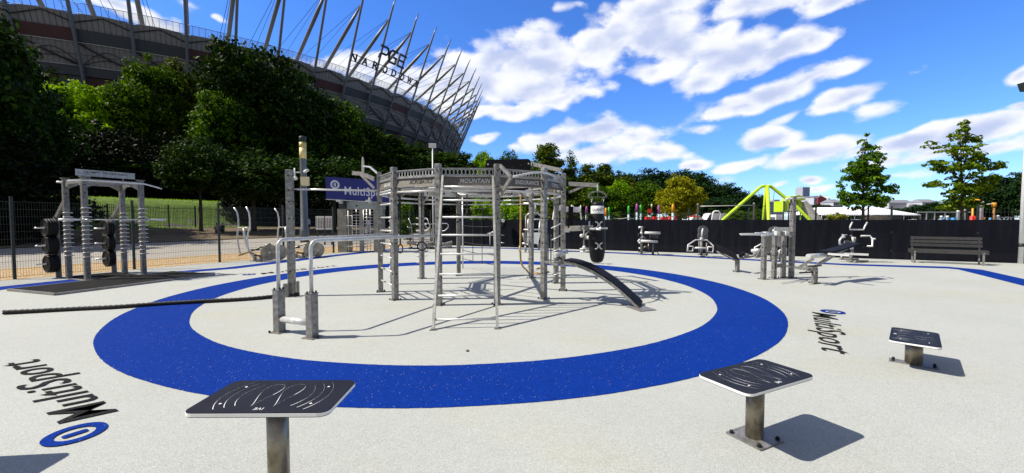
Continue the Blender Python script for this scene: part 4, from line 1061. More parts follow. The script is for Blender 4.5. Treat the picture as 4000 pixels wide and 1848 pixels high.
# large lat machine with white shield (2050-2115)
mb_, Yb = machine('lat_machine', 2075, 985, 'tall lat pull machine with white shield seen between right rig posts')
rods(mb_, Yb, [('top_bar', M_bright, .055, [(2045,795,0),(2118,798,0)]), ('frame', M_plate, .05, [(2092,798,.2),(2092,840,.2)]), ('frame', M_spine, .05, [(2055,842,.2),(2055,950,.2)]),
  ('frame', M_spine, .05, [(2116,842,.2),(2120,950,.2)]), ('frame', M_pipe, .04, [(2055,842,.2),(2072,832,.2),(2100,832,.2),(2118,850,.2)]), ('cross_bar', M_bright, .03, [(2045,897,0),(2118,897,0)]),
  ('cross_bar', M_bright, .03, [(2062,857,0),(2116,857,0)]), ('frame', M_pipe, .03, [(2063,857,0),(2062,910,0)]), ('frame', M_pipe, .03, [(2110,857,0),(2100,960,0)]), ('foot', M_plate, .05, [(2031,960,-.3),(2031,984,-.3)]), ('foot', M_plate, .05, [(2053,960,-.3),(2053,985,-.3)]),
  ('cross_bar', M_bright, .05, [(2040,951,-.2),(2064,951,-.2)]), ('foot', M_plate, .05, [(2105,950,0),(2105,973,0)]), ('lever', M_plate, .06, [(2043,910,-.2),(2052,948,-.2)])])
mb = MB(); mb.prism([(-.32,-.27),(.24,-.27),(.36,.28),(-.30,.28)], A(2083, 931, Yb-.1), (1,0,0), UPZ, (0,1,0), .04); mb.build('white_shield', M_white, mb_)
mb = MB(); mb.path([A(2090,846,Yb+.3), A(2104,850,Yb+.3), A(2108,865,Yb+.3), A(2102,895,Yb+.3)], .15, 12, rad=[.08,.16,.17,.12]); mb.build('seat_pad', M_pad, mb_)
# shield machine partly behind the bag (2265-2300)
mc, Yc = machine('rowing_machine', 2283, 986, 'machine with bright joints half hidden behind the punching bag')
rods(mc, Yc, [('frame', M_spine, .05, [(2282,900,0),(2281,984,0)]), ('frame', M_plate, .04, [(2300,905,.3),(2290,915,.2),(2288,935,.1)]), ('cross_bar', M_pipe, .03, [(2265,972,-.2),(2300,970,-.2)]), ('cross_bar', M_pipe, .03, [(2265,985,-.2),(2300,982,-.2)]), ('top_plate', M_bright, .035, [(2272,887,0),(2288,887,0)]), ('top_post', M_plate, .035, [(2280,888,0),(2281,902,0)])])
for (x, y) in ((2272,921),(2298,928),(2282,967)):
    mb = MB(); mb.lathe(A(x, y, Yc-.1)-UPZ*.09, [(.03,0),(.09,.04),(.09,.14),(.03,.18)], 12); mb.build('joint_cap', M_bright, mc)
mb = MB(); mb.disc(A(2305, 925, Yc+.1), (.4,-.9,0), .22, .05, 20); mb.build('weight_disc', M_iron, mc)
# roller-arm machine (2490-2585)
def Zt(x, y, w, h, ox, oy): return (x/2576*380+2460, y/1085*160+860)
T = lambda x, y, d=0: (2460+x*.1475, 860+y*.1475, d)
md, Yd = machine('chest_machine', 2510, 996, 'machine with two white horizontal arms in front of the black fence')
rods(md, Yd, [('main_post', M_spine, .055, [T(318,190), T(310,900)]), ('top_plate', M_bright, .045, [T(235,190), T(345,190)]), ('white_arm', M_bright, .055, [T(400,335,-.3), T(805,342,-.3)]), ('white_arm', M_bright, .055, [T(300,552,-.3), T(735,568,-.3)]),
  ('rear_post', M_spine, .055, [T(615,600,.1), T(612,900,.1)]), ('seat_frame', M_brass, .03, [T(370,740,.2), T(420,690,.2), T(480,700,.2), T(505,830,.2)]), ('base_tube', M_plate, .022, [T(210,880,-.2), T(240,835,-.1), T(330,850), T(720,840,.2), T(770,900,.1)]),
  ('collar', M_pipe, .06, [T(280,345), T(345,345)]), ('link', M_pipe, .05, [T(290,470,-.1), T(350,430,0)]), ('link', M_pipe, .05, [T(222,555,-.1), T(330,520,0)]), ('lever', M_plate, .035, [T(350,440,.1), T(440,500,.2)]), ('inner_tube', M_brass, .03, [T(500,620,.3), T(500,820,.3)])])
for (x, y, r) in ((410,290,.16), (390,360,.14)):
    mb = MB(); mb.disc(A(*T(x,y)[:2], Yd+.15), (.3,-1,0), r, .06, 20); mb.build('weight_disc', M_iron, md)
mb = MB(); mb.disc(A(*T(235,430)[:2], Yd), (1,-.3,0), .16, .08, 20); mb.build('weight_disc', M_iron, md)
mb = MB(); mb.box(A(*T(610,510)[:2], Yd+.15), (.62,.3,.07)); mb.build('seat_pad', M_pad, md)
mb = MB(); mb.box(A(*T(640,430)[:2], Yd+.45), (.38,.07,.42)); mb.build('back_pad', simple('grey_pad', (.05,.05,.055), .5, 0, .1), md)
for (x, y) in ((260,520),(262,600),(262,745)):
    mb = MB(); mb.lathe(A(*T(x,y)[:2], Yd-.12)-UPZ*.04, [(.02,0),(.05,.02),(.05,.06),(.02,.08)], 10); mb.build('knob', M_bright, md)
# leg extension machine with two square frames (2685-2790)
me_, Ye = machine('leg_machine', 2738, 1003, 'machine with bent white frame and two square foot loops at the black fence')
sp_ = [('bent_frame', M_bright, .028, [T(1520,830,-.3), T(1545,655,-.3), T(1745,523,-.1), T(2050,528,-.1), T(2215,680,-.3), T(2200,870,-.3)]),
 ('square_loop', M_bright, .022, [T(1550,690,-.3), T(1678,692,-.35), T(1668,820,-.35), T(1535,815,-.3), T(1550,690,-.3)]), ('square_loop', M_bright, .022, [T(2068,705,-.3), T(2215,715,-.35), T(2200,850,-.35), T(2058,838,-.3), T(2068,705,-.3)]),
 ('cross_roller', M_bright, .045, [T(1720,735,-.2), T(2070,745,-.2)]), ('main_post', M_spine, .06, [T(1905,540,0), T(1890,975,0)]), ('rear_post', M_spine, .035, [T(1840,560,.3), T(1835,900,.3)]), ('rear_post', M_spine, .035, [T(2040,600,.3), T(2030,960,.3)]),
 ('lever', M_bright, .035, [T(1938,220,-.2), T(1915,330,-.2), T(1905,445,-.2)]), ('base_tube', M_plate, .03, [T(1800,900,.2), T(2070,905,.2)]), ('base_tube', M_plate, .03, [T(1830,950,-.1), T(1990,950,-.1)]), ('joint', M_bright, .05, [T(1870,490,-.1), T(1935,490,-.1)])]
rods(me_, Ye, sp_)
for (x, y, r) in ((1940,280,.22), (1930,420,.22)):
    mb = MB(); mb.disc(A(*T(x,y)[:2], Ye), (0,-1,.1), r, .06, 26); mb.build('weight_disc', simple('grey_disc', (.11,.11,.12), .45, .3, .2) if 'grey_disc' not in MATS else MATS['grey_disc'], me_)
mb = MB(); mb.path([A(*T(1830,500)[:2], Ye+.1), A(*T(1920,465)[:2], Ye+.1), A(*T(2030,500)[:2], Ye+.1)], .10, 10); mb.build('black_pad', M_pad, me_)
# same kind of machine half hidden behind the right station
m2 = dup(me_, tuple(G(3015, 1019, .004)), -.25, 'machine with bent white frame half hidden behind the dip station posts')
# pec machine with raised handles (3270-3425)
T3 = lambda x, y, d=0: (3080+x*.2353, 840+y*.2353, d)
mp, Yp = machine('pec_machine', 3340, 1024, 'machine with raised U handle and square side arms right of the young tree trunk')
rods(mp, Yp, [('u_handle', M_pipe, .028, [T3(1060,115,-.1), T3(1020,200,-.1), T3(1020,240,-.1), T3(1245,245,-.1), T3(1265,195,-.1), T3(1308,118,-.1)]), ('side_arm', M_pipe, .035, [T3(1205,348), T3(1355,348), T3(1395,400,-.2), T3(1440,395,-.3)]), ('side_arm', M_pipe, .035, [T3(1395,400,-.2), T3(1392,520,-.2), T3(1225,512,-.1)]),
 ('side_arm', M_pipe, .035, [T3(1050,345), T3(895,335), T3(930,370,-.2), T3(885,370,-.3)]), ('side_arm', M_pipe, .035, [T3(885,370,-.3), T3(850,420,-.3), T3(850,480,-.3), T3(900,500,-.2), T3(1000,500,-.1)]), ('main_post', M_bright, .04, [T3(1065,365,-.1), T3(1080,475,-.1)]), ('main_post', M_plate, .03, [T3(1108,365), T3(1108,475)]),
 ('lower_frame', M_plate, .05, [T3(1050,540), T3(1060,620), T3(1035,700), T3(1040,780)]), ('base_tube', M_plate, .03, [T3(845,730,.2), T3(1160,735,.2)]), ('base_tube', M_plate, .03, [T3(965,760,-.2), T3(1320,765,-.1)]), ('lower_frame', M_plate, .04, [T3(880,680,.2), T3(880,735,.2)]), ('foot', M_plate, .05, [T3(1090,770,-.3), T3(1130,800,-.3)]), ('link', M_bright, .03, [T3(1000,435,-.1), T3(1040,470,-.1)])])
mb = MB(); mb.box(A(*T3(1135,300)[:2], Yp+.1), (.38,.10,.26)); mb.build('back_pad', M_pad, mp)
mb = MB(); mb.box(A(*T3(1100,500)[:2], Yp), (.62,.34,.10)); mb.build('seat_pad', M_pad, mp)
mb = MB(); mb.disc(A(*T3(970,470)[:2], Yp-.2), (.2,-1,0), .13, .06, 20); mb.build('weight_disc', MATS['grey_disc'], mp)
mb = MB(); mb.disc(A(*T3(985,400)[:2], Yp), (.2,-1,0), .17, .08, 20); mb.build('weight_disc', M_iron, mp)
mb = MB(); mb.lathe(A(*T3(1048,550)[:2], Yp-.2)-UPZ*.05, [(.03,0),(.06,.03),(.06,.07),(.03,.1)], 10); mb.build('knob', M_bright, mp)

# ================================================================== right-hand dip station and its benches
ds = thing('dip_station', tuple(G(3035,1089,.004)), 'square post dip station with one tall post, centre right', 'exercise station')
T2 = lambda x, y: (2800+x*.2522, 820+y*.2522)
stn = []
for (px, pyb, top, w_) in ((2986,1093,905,.105),(3027,1089,902,.10),(3063,1087,902,.10),(3095,1086,766,.11)):
    q = G(px, pyb); h = A(px, top, q.y).z; stn.append((q, h)); post(ds, q.x, q.y+.05, .30, h, w_)
mb = MB(); y0 = stn[0][0].y
mb.bar(A(3030,911,11.1), A(3100,912,11.25), .06, .10); mb.build('cross_beam', M_plate, ds)
mb = MB(); mb.prism([(-.22,-.12),(.28,-.12),(.28,.12),(-.22,.12)], A(3055,905,11.35), (1,0,0), UPZ, (0,1,0), .02); mb.prism([(-.06,-.32),(.12,-.32),(.12,0),(-.06,0)], A(3046,918,11.37), (1,0,0), UPZ, (0,1,0), .02); mb.build('info_plate', M_bright, ds)
for (a_, b_, c_) in (((2890,914,10.2),(3020,912,11.0),.016), ((2895,917,10.0),(3022,918,10.9),.016), ((2975,921,10.3),(3022,914,10.9),.018), ((2950,910,10.6),(3010,912,11.0),.016)):
    mb = MB(); mb.tube(A(*a_), A(*b_), c_, 8); mb.build('dip_handle', M_pipe, ds)
mb = MB(); mb.tube(A(3068,777,11.3), A(3195,769,11.3), .022, 8); mb.tube(A(3195,769,11.3), A(3204,763,11.4), .02, 8); mb.tube(A(3210,763,11.2), A(3240,777,10.9), .024, 8); mb.tube(A(3068,785,11.0), A(3082,775,11.3), .02, 8); mb.build('pull_up_bar', M_pipe, ds)
mb = MB(); mb.bar(A(3038,1035,11.1), A(3150,1050,10.7), .05, .05); mb.bar(A(3035,1038,11.0), A(3062,1036,11.1), .06, .10); mb.build('low_beam', M_plate, ds)
mb = MB(); mb.bar(A(3040,996,11.1), A(3063,996,11.15), .05, .05); mb.bar(A(3038,1003,11.1), A(3063,1003,11.15), .05, .03); mb.build('low_beam', M_plate, ds)
for q, h in stn[:3]:
    mb = MB(); mb.box((q.x, q.y-.04, h-.06), (.13,.09,.12), .35); mb.disc((q.x, q.y-.10, h-.05), (0,1,0), .03, .02, 10); mb.build('clamp', M_bright, ds)
# left decline bench
db = thing('decline_bench', tuple(G(2883,1066,.004)), 'black decline bench on one short post left of the dip station', 'exercise bench')
q = G(2883, 1064); post(db, q.x, q.y+.05, .2, A(2883,1010,q.y).z, .10)
a_, b_ = A(2800, 968, 12.9), A(2880, 1006, 12.3); wv = Vector((.2, .75, .42)).normalized()*.36
slab([a_, a_.lerp(b_, .5), b_], wv, 0, .035).build('bench_pad', M_pad, db)
mb = slab([a_, b_], Vector((.1,.3,0))*.2, -.14, -.09); mb.build('bench_rail', M_plate, db)
mb = MB(); mb.bar(A(2880,1010,12.3), A(2945,1001,12.2), .05, .05); mb.bar(A(2945,1001,12.2), A(2960,985,12.2), .05, .05); mb.build('bench_rail', M_plate, db)
mb = MB(); mb.path([A(2893,999,12.1), A(2903,990,12.3)], .06, 10); mb.build('leg_roller', M_pad, db)
mb = MB(); mb.tube(A(2908,996,12.4), A(2920,996,12.2), .05, 10); mb.build('knob', M_plate, db)
mb = MB(); mb.prism([(0,0),(.16,.02),(.62,.55),(.62,.72),(.33,.66)], A(2950, 1008, 11.9), (1,0,0), UPZ, (0,1,0), .04); mb.prism([(0,0),(.16,.02),(.62,.55),(.62,.72),(.33,.66)], A(2968, 1006, 12.2), (1,0,0), UPZ, (0,1,0), .04); mb.build('gusset_plate', M_plate, db)
mb = MB(); mb.tube(A(2937,980,12.6), A(2967,978,12.4), .055, 12); mb.build('leg_roller', M_bright, db)
# right incline bench
ib = thing('incline_bench', tuple(G(3187,1112,.004)), 'inclined black sit-up bench with steel roller right of the dip station', 'exercise bench')
q = G(3187, 1110); post(ib, q.x, q.y+.05, .15, A(3187,1047,q.y).z, .10)
mb = MB(); mb.tube(A(3157,1001,9.9), A(3222,997,10.6), .055, 18); mb.build('roller', M_pipe, ib)
for (a_, b_, w_) in (((3170,1050,10.1),(3268,990,10.6),.05), ((3268,990,10.6),(3310,970,10.8),.04), ((3122,1045,10.5),(3178,1010,10.3),.05), ((3142,1032,10.3),(3160,1050,10.2),.04), ((3110,1046,10.6),(3172,1054,10.2),.05), ((3268,994,10.6),(3300,972,10.7),.04)):
    mb = MB(); mb.bar(A(*a_), A(*b_), w_, w_*1.4); mb.build('frame_tube', M_post, ib)
for (a_, b_) in (((3236,992,10.4),(3320,998,9.9)), ((3245,989,10.7),(3392,995,10.3))):
    mb = MB(); mb.bar(A(*a_), A(*b_), .05, .05); mb.build('white_handle', M_bright, ib)
for (a_, b_) in (((3160,1040,9.9),(3207,1038,10.3)), ((3124,1066,10.0),(3170,1063,10.2))):
    mb = MB(); mb.tube(A(*a_), A(*b_), .02, 8); mb.build('foot_peg', M_black, ib)
mb = MB(); mb.tube(A(3149,1055,10.1), A(3149,1064,10.1), .02, 8); mb.build('peg_stem', M_plate, ib)
a_, b_ = A(3225, 988, 10.5), A(3335, 955, 11.1)
slab([a_, a_.lerp(b_, .5)-UPZ*.02, b_], Vector((-.2,.9,0)).normalized()*.32, 0, .05).build('bench_pad', M_pad, ib)
# park bench
M_wood = simple('grey_wood_slats', (.035,.034,.034), .7, 0, .25, 12, .2)
pbn = thing('park_bench', tuple(G(3710,1032,.004)), 'dark slatted park bench against the black fence on the right', 'bench')
b0, b1 = G(3562, 1027), G(3857, 1040); bd_ = (b1-b0).normalized(); bn = Vector((-bd_.y, bd_.x, 0)); Lb = (b1-b0).length
for i in range(3):
    mb = MB(); mb.bar(b0+bn*(.10+.16*i)-bd_*.05+UPZ*.45, b1+bn*(.10+.16*i)+bd_*.05+UPZ*.45, .14, .035, UPZ.cross(bd_)); mb.v = mb.v; mb.build('seat_slat', M_wood, pbn)
for i, z in enumerate((.66, .79, .92)):
    mb = MB(); mb.box((b0+b1)/2+bn*(.50+.03*i)+UPZ*z, (Lb-.04, .03, .10), math.atan2(bd_.y, bd_.x)); mb.build('back_slat', M_wood, pbn)
for e in (b0+bd_*.08, b1-bd_*.08):
    mb = MB(); mb.bar(e+bn*.06+UPZ*.0, e+bn*.06+UPZ*.43, .05, .05, bd_); mb.bar(e+bn*.50+UPZ*.0, e+bn*.60+UPZ*.97, .05, .04, bd_); mb.bar(e+UPZ*.425, e+bn*.52+UPZ*.425, .05, .035); mb.bar(e+UPZ*.012+bn*.02, e+UPZ*.012+bn*.54, .05, .02); mb.build('leg', M_plate, pbn)
# lamp post on the right edge
q = G(3986, 1030, .004); lr = thing('street_lamp', tuple(q), 'white lamp post with dark band at the right edge', 'street lamp')
mb = MB(); mb.lathe((q.x, q.y, .004), [(.07,0),(.065,6.5),(.05,6.6)], 18); mb.build('pole', M_white, lr)
mb = MB(); mb.lathe((q.x, q.y, 0), [(.074,.62),(.074,.74)], 18); mb.build('dark_band', M_fence, lr)
hd = A(3992, 338, q.y); mb = MB(); mb.prism([(-.05,.12),(.06,-.16),(.55,-.16),(.55,.12)], Vector((hd.x, q.y, hd.z)), (1,0,0), UPZ, (0,1,0), .22); mb.build('lamp_head', M_fence, lr)
# ================================================================== things beyond the black fence
def colmat(n, c, r=.45, v=.06): return MATS[n] if n in MATS else simple(n, c, r, 0, v)
ORG, GRN, MAG, CRM = colmat('orange_paint', (.85,.33,.01)), colmat('green_paint', (.06,.50,.04)), colmat('magenta_paint', (.42,.06,.38)), colmat('cream_paint', (.6,.5,.35))
LBL, RED, LIME, SKYB = colmat('pale_blue_paint', (.42,.58,.62)), colmat('red_plastic', (.80,.035,.02)), colmat('lime_paint', (.48,.72,.02)), colmat('sky_blue_plastic', (.10,.42,.78))
for (px, tp, mt, w, lab) in ((2366,812,ORG,.075,'orange capped play post next to the punching bag'), (2378,809,GRN,.075,'green capped play post next to the punching bag'), (2455,804,GRN,.07,'green capped play post standing alone left of the magenta one'),
    (2487,796,MAG,.08,'tall magenta capped play post'), (2502,800,GRN,.08,'green capped play post right beside the tall magenta one'), (2573,802,MAG,.07,'magenta capped play post above the red barrier'),
    (2628,798,ORG,.085,'orange capped play post in front of the yellow tree'), (2291,806,MAG,.07,'magenta capped play post left of the punching bag')):
    Y = 30; q = A(px, 860, Y); top = A(px, tp, Y).z; mid = top-(.62 if mt is not CRM else .3)
    r_ = thing('play_post', (q.x, Y, 0), lab, 'play post', 'coloured play posts beyond the fence')
    mb = MB(); mb.lathe((q.x, Y, 0), [(w,0),(w,mid)], 14); mb.build('post', LBL, r_)
    mb = MB(); mb.lathe((q.x, Y, 0), [(w+.008,mid+.002),(w+.008,top-.12),(w*.8,top-.04),(w*.4,top)], 14); mb.build('coloured_cap', mt, r_)
    mb = MB(); mb.tube((q.x-w*1.3, Y-.05, mid-.25), (q.x+w*1.3, Y-.05, mid-.2), .03, 6); mb.build('rope_clamp', M_bright, r_)
for (x0, x1, lab) in ((2395,2452,'slack pale rope strung between green play posts'), (2460,2500,'slack pale rope strung left of the magenta post')):
    a_, b_ = A(x0, 852, 30), A(x1, 851, 30); mb = MB(); mb.path([a_.lerp(b_, u/6)-UPZ*.06*math.sin(math.pi*u/6) for u in range(7)], .035, 6); tag(mb.build('play_rope', M_bright), lab, 'rope')
q = A(2545, 860, 32); r_ = thing('sign_pole', (q.x, 32, 0), 'thin cream capped pole with a small red sign on it', 'sign')
mb = MB(); mb.tube((q.x, 32, 0), (q.x, 32, A(0,812,32).z), .06, 10); mb.build('pole', M_fence, r_); mb = MB(); mb.tube((q.x, 32, A(0,811,32).z), (q.x, 32, A(0,797,32).z), .065, 10); mb.build('pole_top', CRM, r_)
mb = MB(); c = A(2538, 824, 31.8); mb.box((c.x, c.y, c.z), (.28, .03, .32)); mb.build('sign_plate', RED, r_)
for i, (x0, x1, tp) in enumerate(((2518,2545,847),(2547,2580,846),(2582,2610,847),(2612,2641,846))):
    a_, b_ = A(x0, 860, 44), A(x1, 860, 44); h = A(0, tp, 44).z
    mb = MB(); mb.prism([(a_.x,0),(b_.x,0),(b_.x,.25),(b_.x-.08,h),(a_.x+.08,h),(a_.x,.25)], (0,44,0), (1,0,0), UPZ, (0,1,0), .45)
    tag(mb.build('plastic_barrier', RED), ['leftmost red plastic barrier showing over the black fence','red plastic barrier second from the left over the fence','red plastic barrier third from the left over the fence','rightmost red plastic barrier beneath the orange post'][i], 'barrier', 'red barriers over the fence')
# white play panels on splayed legs
for i, (px, py, lab) in enumerate(((2180,812,'white play drum panel partly behind the rig post'),(2218,816,'small white play panel between rig and dip arm'),(2253,818,'white curved play panel left of the punching bag'))):
    Y = 27; w = 17/1607*Y; c = A(px, py, Y); q = A(px, 860, Y)
    r_ = thing('play_drum', (q.x, Y, 0), lab, 'play drum', 'white play panels on splayed legs')
    mb = MB(); mb.prism([(-w*1.0,.20),(-w*.9,.24),(-.1,.15),(.1,.15),(w*.9,.24),(w,.20),(w*.75,-.16),(.08,-.2),(-.08,-.2),(-w*.75,-.16)], c, (1,0,0), UPZ, (0,1,0), .05); mb.build('panel', M_white, r_)
    for s_ in (-1, 1):
        mb = MB(); mb.tube(c+Vector((s_*w*.85,.05,-.1)), Vector((c.x+s_*w*1.9, Y+.3, 0)), .045, 8); mb.build('leg', M_white, r_)
        mb = MB(); mb.tube(c+Vector((s_*w*.9,-.03,-.12)), c+Vector((s_*w*.9,-.03,.27)), .03, 8); mb.build('side_tube', M_bright, r_)
# wooden-post pull-up bar and hoop
Y = 24.5; a_, b_ = A(2725, 860, Y), A(2944, 860, Y); r_ = thing('high_bar', (a_.x, Y, 0), 'single high bar between two grey posts beyond the fence', 'pull-up bar')
for (q, tp) in ((a_, 800), (b_, 797)):
    mb = MB(); mb.lathe((q.x, Y, 0), [(.055,0),(.055,A(0,tp,Y).z),(.07,A(0,tp,Y).z+.01),(.06,A(0,tp,Y).z+.05),(.02,A(0,tp,Y).z+.08)], 12); mb.build('post', M_plate, r_)
mb = MB(); mb.tube(A(2732,806,Y), A(2940,802,Y), .022, 8); mb.build('bar', M_bright, r_)
Y = 25; r_ = thing('steel_hoop', tuple(Vector((A(2799,860,Y).x, Y, 0))), 'white tubular hoop in front of the white van', 'hoop')
mb = MB(); mb.path([Vector((A(2784,0,Y).x,Y,0)), A(2784,838,Y), A(2787,829,Y), A(2792,825,Y), A(2806,825,Y), A(2811,829,Y), A(2814,838,Y), Vector((A(2814,0,Y).x,Y,0))], .045, 8); mb.build('hoop_tube', M_white, r_)
# van
def van(px0, px1, top, Y, lab):
    a_, b_ = A(px0, 860, Y), A(px1, 860, Y); L = b_.x-a_.x; H = A(0, top, Y).z; q = Vector(((a_.x+b_.x)/2, Y, 0))
    r_ = thing('white_van', tuple(q), lab, 'van')
    pf = [(0,.35),(0,.95),(.05*L,1.15),(.12*L,1.30),(.28*L,H-.15),(.36*L,H),(.98*L,H),(L,H-.15),(L,.35)]
    mb = MB(); mb.prism(pf, (a_.x, Y, 0), (1,0,0), UPZ, (0,1,0), 1.9); mb.build('body', M_white, r_)
    gl = colmat('dark_glass', (.02,.025,.03), .12)
    mb = MB(); mb.prism([(.16*L,1.42),(.30*L,H-.25),(.34*L,H-.25),(.34*L,1.42)], (a_.x, Y-.955, 0), (1,0,0), UPZ, (0,1,0), .02); mb.build('side_window', gl, r_)
    for u in (.2, .8):
        mb = MB(); mb.disc((a_.x+L*u, Y-.85, .36), (0,1,0), .36, .26, 22); wl = mb.build('wheel', M_black, r_); mb = MB(); mb.disc((a_.x+L*u, Y-.99, .36), (0,1,0), .2, .02, 16); mb.build('rim', M_plate, wl)
    mb = MB(); mb.box((a_.x+.02, Y-.6, .85), (.08,.3,.2)); mb.build('headlight', colmat('lamp_glass', (.6,.6,.6), .2), r_)
    mb = MB(); mb.box((a_.x+.62*L, Y-.955, 1.5), (.02,.012,1.6)); mb.box((a_.x+.36*L, Y-.955, 1.5), (.02,.012,1.6)); mb.build('door_seam', M_fence, r_)
    return r_
van(2734, 2826, 833, 62, 'white delivery van seen over the fence behind the steel hoop')
mb = MB(); c = A(2712, 852, 60); mb.prism([(-1.2,.6),(-1.25,1.2),(-.9,1.5),(-.5,1.95),(.6,1.95),(1.2,1.5),(1.25,.6)], (c.x, 60, 0), (1,0,0), UPZ, (0,1,0), 1.7)
tag(mb.build('parked_car', M_white), 'low white parked vehicle left of the white van', 'car')
mb = MB(); c = A(2712, 845, 50); mb.lathe((c.x, 50, 1.9), [(.9,0),(.45,.15),(.1,.22)], 12); mb.tube((c.x, 50, 0), (c.x, 50, 2.0), .04, 6); tag(mb.build('red_parasol', RED), 'small red parasol left of the white van', 'parasol')
# lime swing frame
Ys = 34; ap = A(2993, 728, Ys); sw = thing('lime_swing', (ap.x, Ys, 0), 'tall lime green pyramid swing frame with hanging ropes', 'swing')
def leg(pts, r=.125): mb = MB(); mb.path(pts, r, 10); mb.build('leg', LIME, sw)
leg([A(2996,727,Ys), A(2980,727,Ys), A(2968,733,Ys), Vector((A(2822,858,Ys-1.5).x, Ys-1.5, 1.55)), Vector((A(2786,890,Ys-1.8).x, Ys-1.8, 0))])
leg([A(2996,727,Ys), A(3008,727,Ys), A(3018,733,Ys), A(3110,806,Ys-1), Vector((A(3168,860,Ys-1.4).x, Ys-1.4, 1.5)), Vector((A(3200,890,Ys-1.8).x, Ys-1.8, 0))])
leg([A(2997,727,Ys-.1), A(3003,860,Ys-2), Vector((A(3004,900,Ys-2.4).x, Ys-2.4, 0))], .135)
leg([A(2993,729,Ys+.1), A(2982,860,Ys+2), Vector((A(2981,900,Ys+2.4).x, Ys+2.4, 0))], .115)
mb = MB(); mb.tube(A(2963,750,Ys), A(2974,815,Ys), .018, 6); mb.tube(A(3025,748,Ys), A(3019,790,Ys), .018, 6); mb.tube(A(2974,812,Ys), A(3019,788,Ys), .018, 6); mb.build('swing_rope', M_black, sw)
mb = MB(); c = A(2996, 868, Ys); mb.torus((c.x, Ys, 1.35), (1,0,0), (0,1,0), .6, .05, 20, 6); mb.build('nest_seat', M_black, sw)
# play tower with slide
Yt = 40; q = A(3090, 860, Yt); tw = thing('play_tower', (q.x, Yt, 0), 'lime green play tower with a steel slide running down to the right', 'play tower')
def pbox(x0, x1, y0, y1, Y, dep): mb = MB(); bx(mb, x0, x1, y0, y1, Y, dep); return mb
pbox(3063,3078,785,827,Yt,1.6).build('side_panel', LIME, tw); pbox(3118,3127,770,815,Yt,1.6).build('side_panel', LIME, tw); pbox(3079,3117,822,828,Yt,1.6).build('floor_slab', M_plate, tw)
mb = MB(); mb.prism([(0,0),(1.3,0),(1.15,.35),(.6,.5),(.2,.4)], A(3073, 784, Yt+.6), (1,0,0), UPZ, (0,1,0), 1.6); mb.build('roof', LIME, tw)
mb = MB(); mb.disc(A(3097, 806, Yt-.05), (0,1,0), .34, .12, 20); mb.build('tunnel_window', M_black, tw)
for x in (3062, 3082, 3095, 3128):
    mb = MB(); a_ = A(x, 780, Yt); mb.tube((a_.x, Yt, 0), (a_.x, Yt, A(0,785,Yt).z), .06, 8); mb.build('tower_post', LIME if x > 3085 else M_fence, tw)
mb = MB(); a_, b_ = A(3130, 792, Yt+.2), A(3195, 868, Yt-1); slab([a_, a_.lerp(b_,.5), b_], Vector((0,.9,0)), 0, .08).build('slide', M_pipe, tw)
mb = MB(); mb.bar(a_+Vector((0,-.5,.12)), b_+Vector((0,-.5,.12)), .05, .28); mb.bar(a_+Vector((0,.5,.12)), b_+Vector((0,.5,.12)), .05, .28); mb.build('slide_side', M_plate, tw)
# white marquee
Ym = 62; m0, m1 = A(3211, 860, Ym), A(3596, 860, Ym); r0, r1 = A(3273, 860, Ym), A(3527, 860, Ym); ez_, rz_ = A(0, 838, Ym).z, A(0, 810.5, Ym+5).z
mq = thing('white_marquee', ((m0.x+m1.x)/2, Ym+4, 0), 'long white hipped marquee tent with scalloped edge', 'tent')
mb = MB(); D_ = 9
mb.add([(m0.x,Ym,ez_),(m1.x,Ym,ez_),(m1.x,Ym+D_,ez_),(m0.x,Ym+D_,ez_),(r0.x,Ym+D_/2,rz_),(r1.x,Ym+D_/2,rz_)], [(0,1,5,4),(1,2,5),(2,3,4,5),(3,0,4)]); mb.build('roof_canvas', colmat('white_canvas', (.86,.87,.9), .7, .02), mq)
mb = MB(); n = 46
for i in range(n): u = m0.x+(m1.x-m0.x)*(i+.5)/n; hw = (m1.x-m0.x)/n/2; mb.prism([(-hw,0),(hw,0),(hw,-.12),(hw*.5,-.2),(-hw*.5,-.2),(-hw,-.12)], (u, Ym-.02, ez_), (1,0,0), UPZ, (0,1,0), .01)
mb.build('scalloped_valance', MATS['white_canvas'], mq)
for i in range(7):
    u = m0.x+(m1.x-m0.x)*i/6
    for y in (Ym+.1, Ym+D_-.1): mb = MB(); mb.tube((u, y, 0), (u, y, ez_), .05, 6); mb.build('tent_pole', M_bright, mq)
# dark kiosk and container under and beside the marquee
mb = MB(); pbox(3413,3522,841,870,60.5,3).build
k_ = pbox(3462,3524,841,892,60.6,3).build('dark_kiosk', colmat('kiosk_black', (.02,.02,.022), .6)); tag(k_, 'dark kiosk under the right end of the marquee', 'kiosk')
k_ = pbox(3165,3222,832,892,66,4).build('blue_container', colmat('container_blue', (.02,.035,.10), .5)); tag(k_, 'dark blue container left of the marquee', 'container')
mb = MB(); 
for (x, y, r) in ((3395,853,1.1),(3425,848,1.6),(3450,852,1.3)): c = A(x, y, 55); mb.lathe((c.x, 55, 0), [(r*1.2,0),(r,c.z*.6),(r*.5,c.z+.15),(.1,c.z+.3)], 9)
tag(mb.build('soil_mound', colmat('dark_soil', (.035,.028,.02), .95, .4)), 'dark soil mound in front of the marquee', 'mound')
k_ = pbox(3030,3062,838,895,70,3).build('white_shed', M_white); tag(k_, 'small white shed between swing legs and tower', 'shed')
k_ = pbox(3008,3028,848,893,64,2.4).build('white_stall', LBL); tag(k_, 'low pale stall just right of the swing centre leg', 'stall')
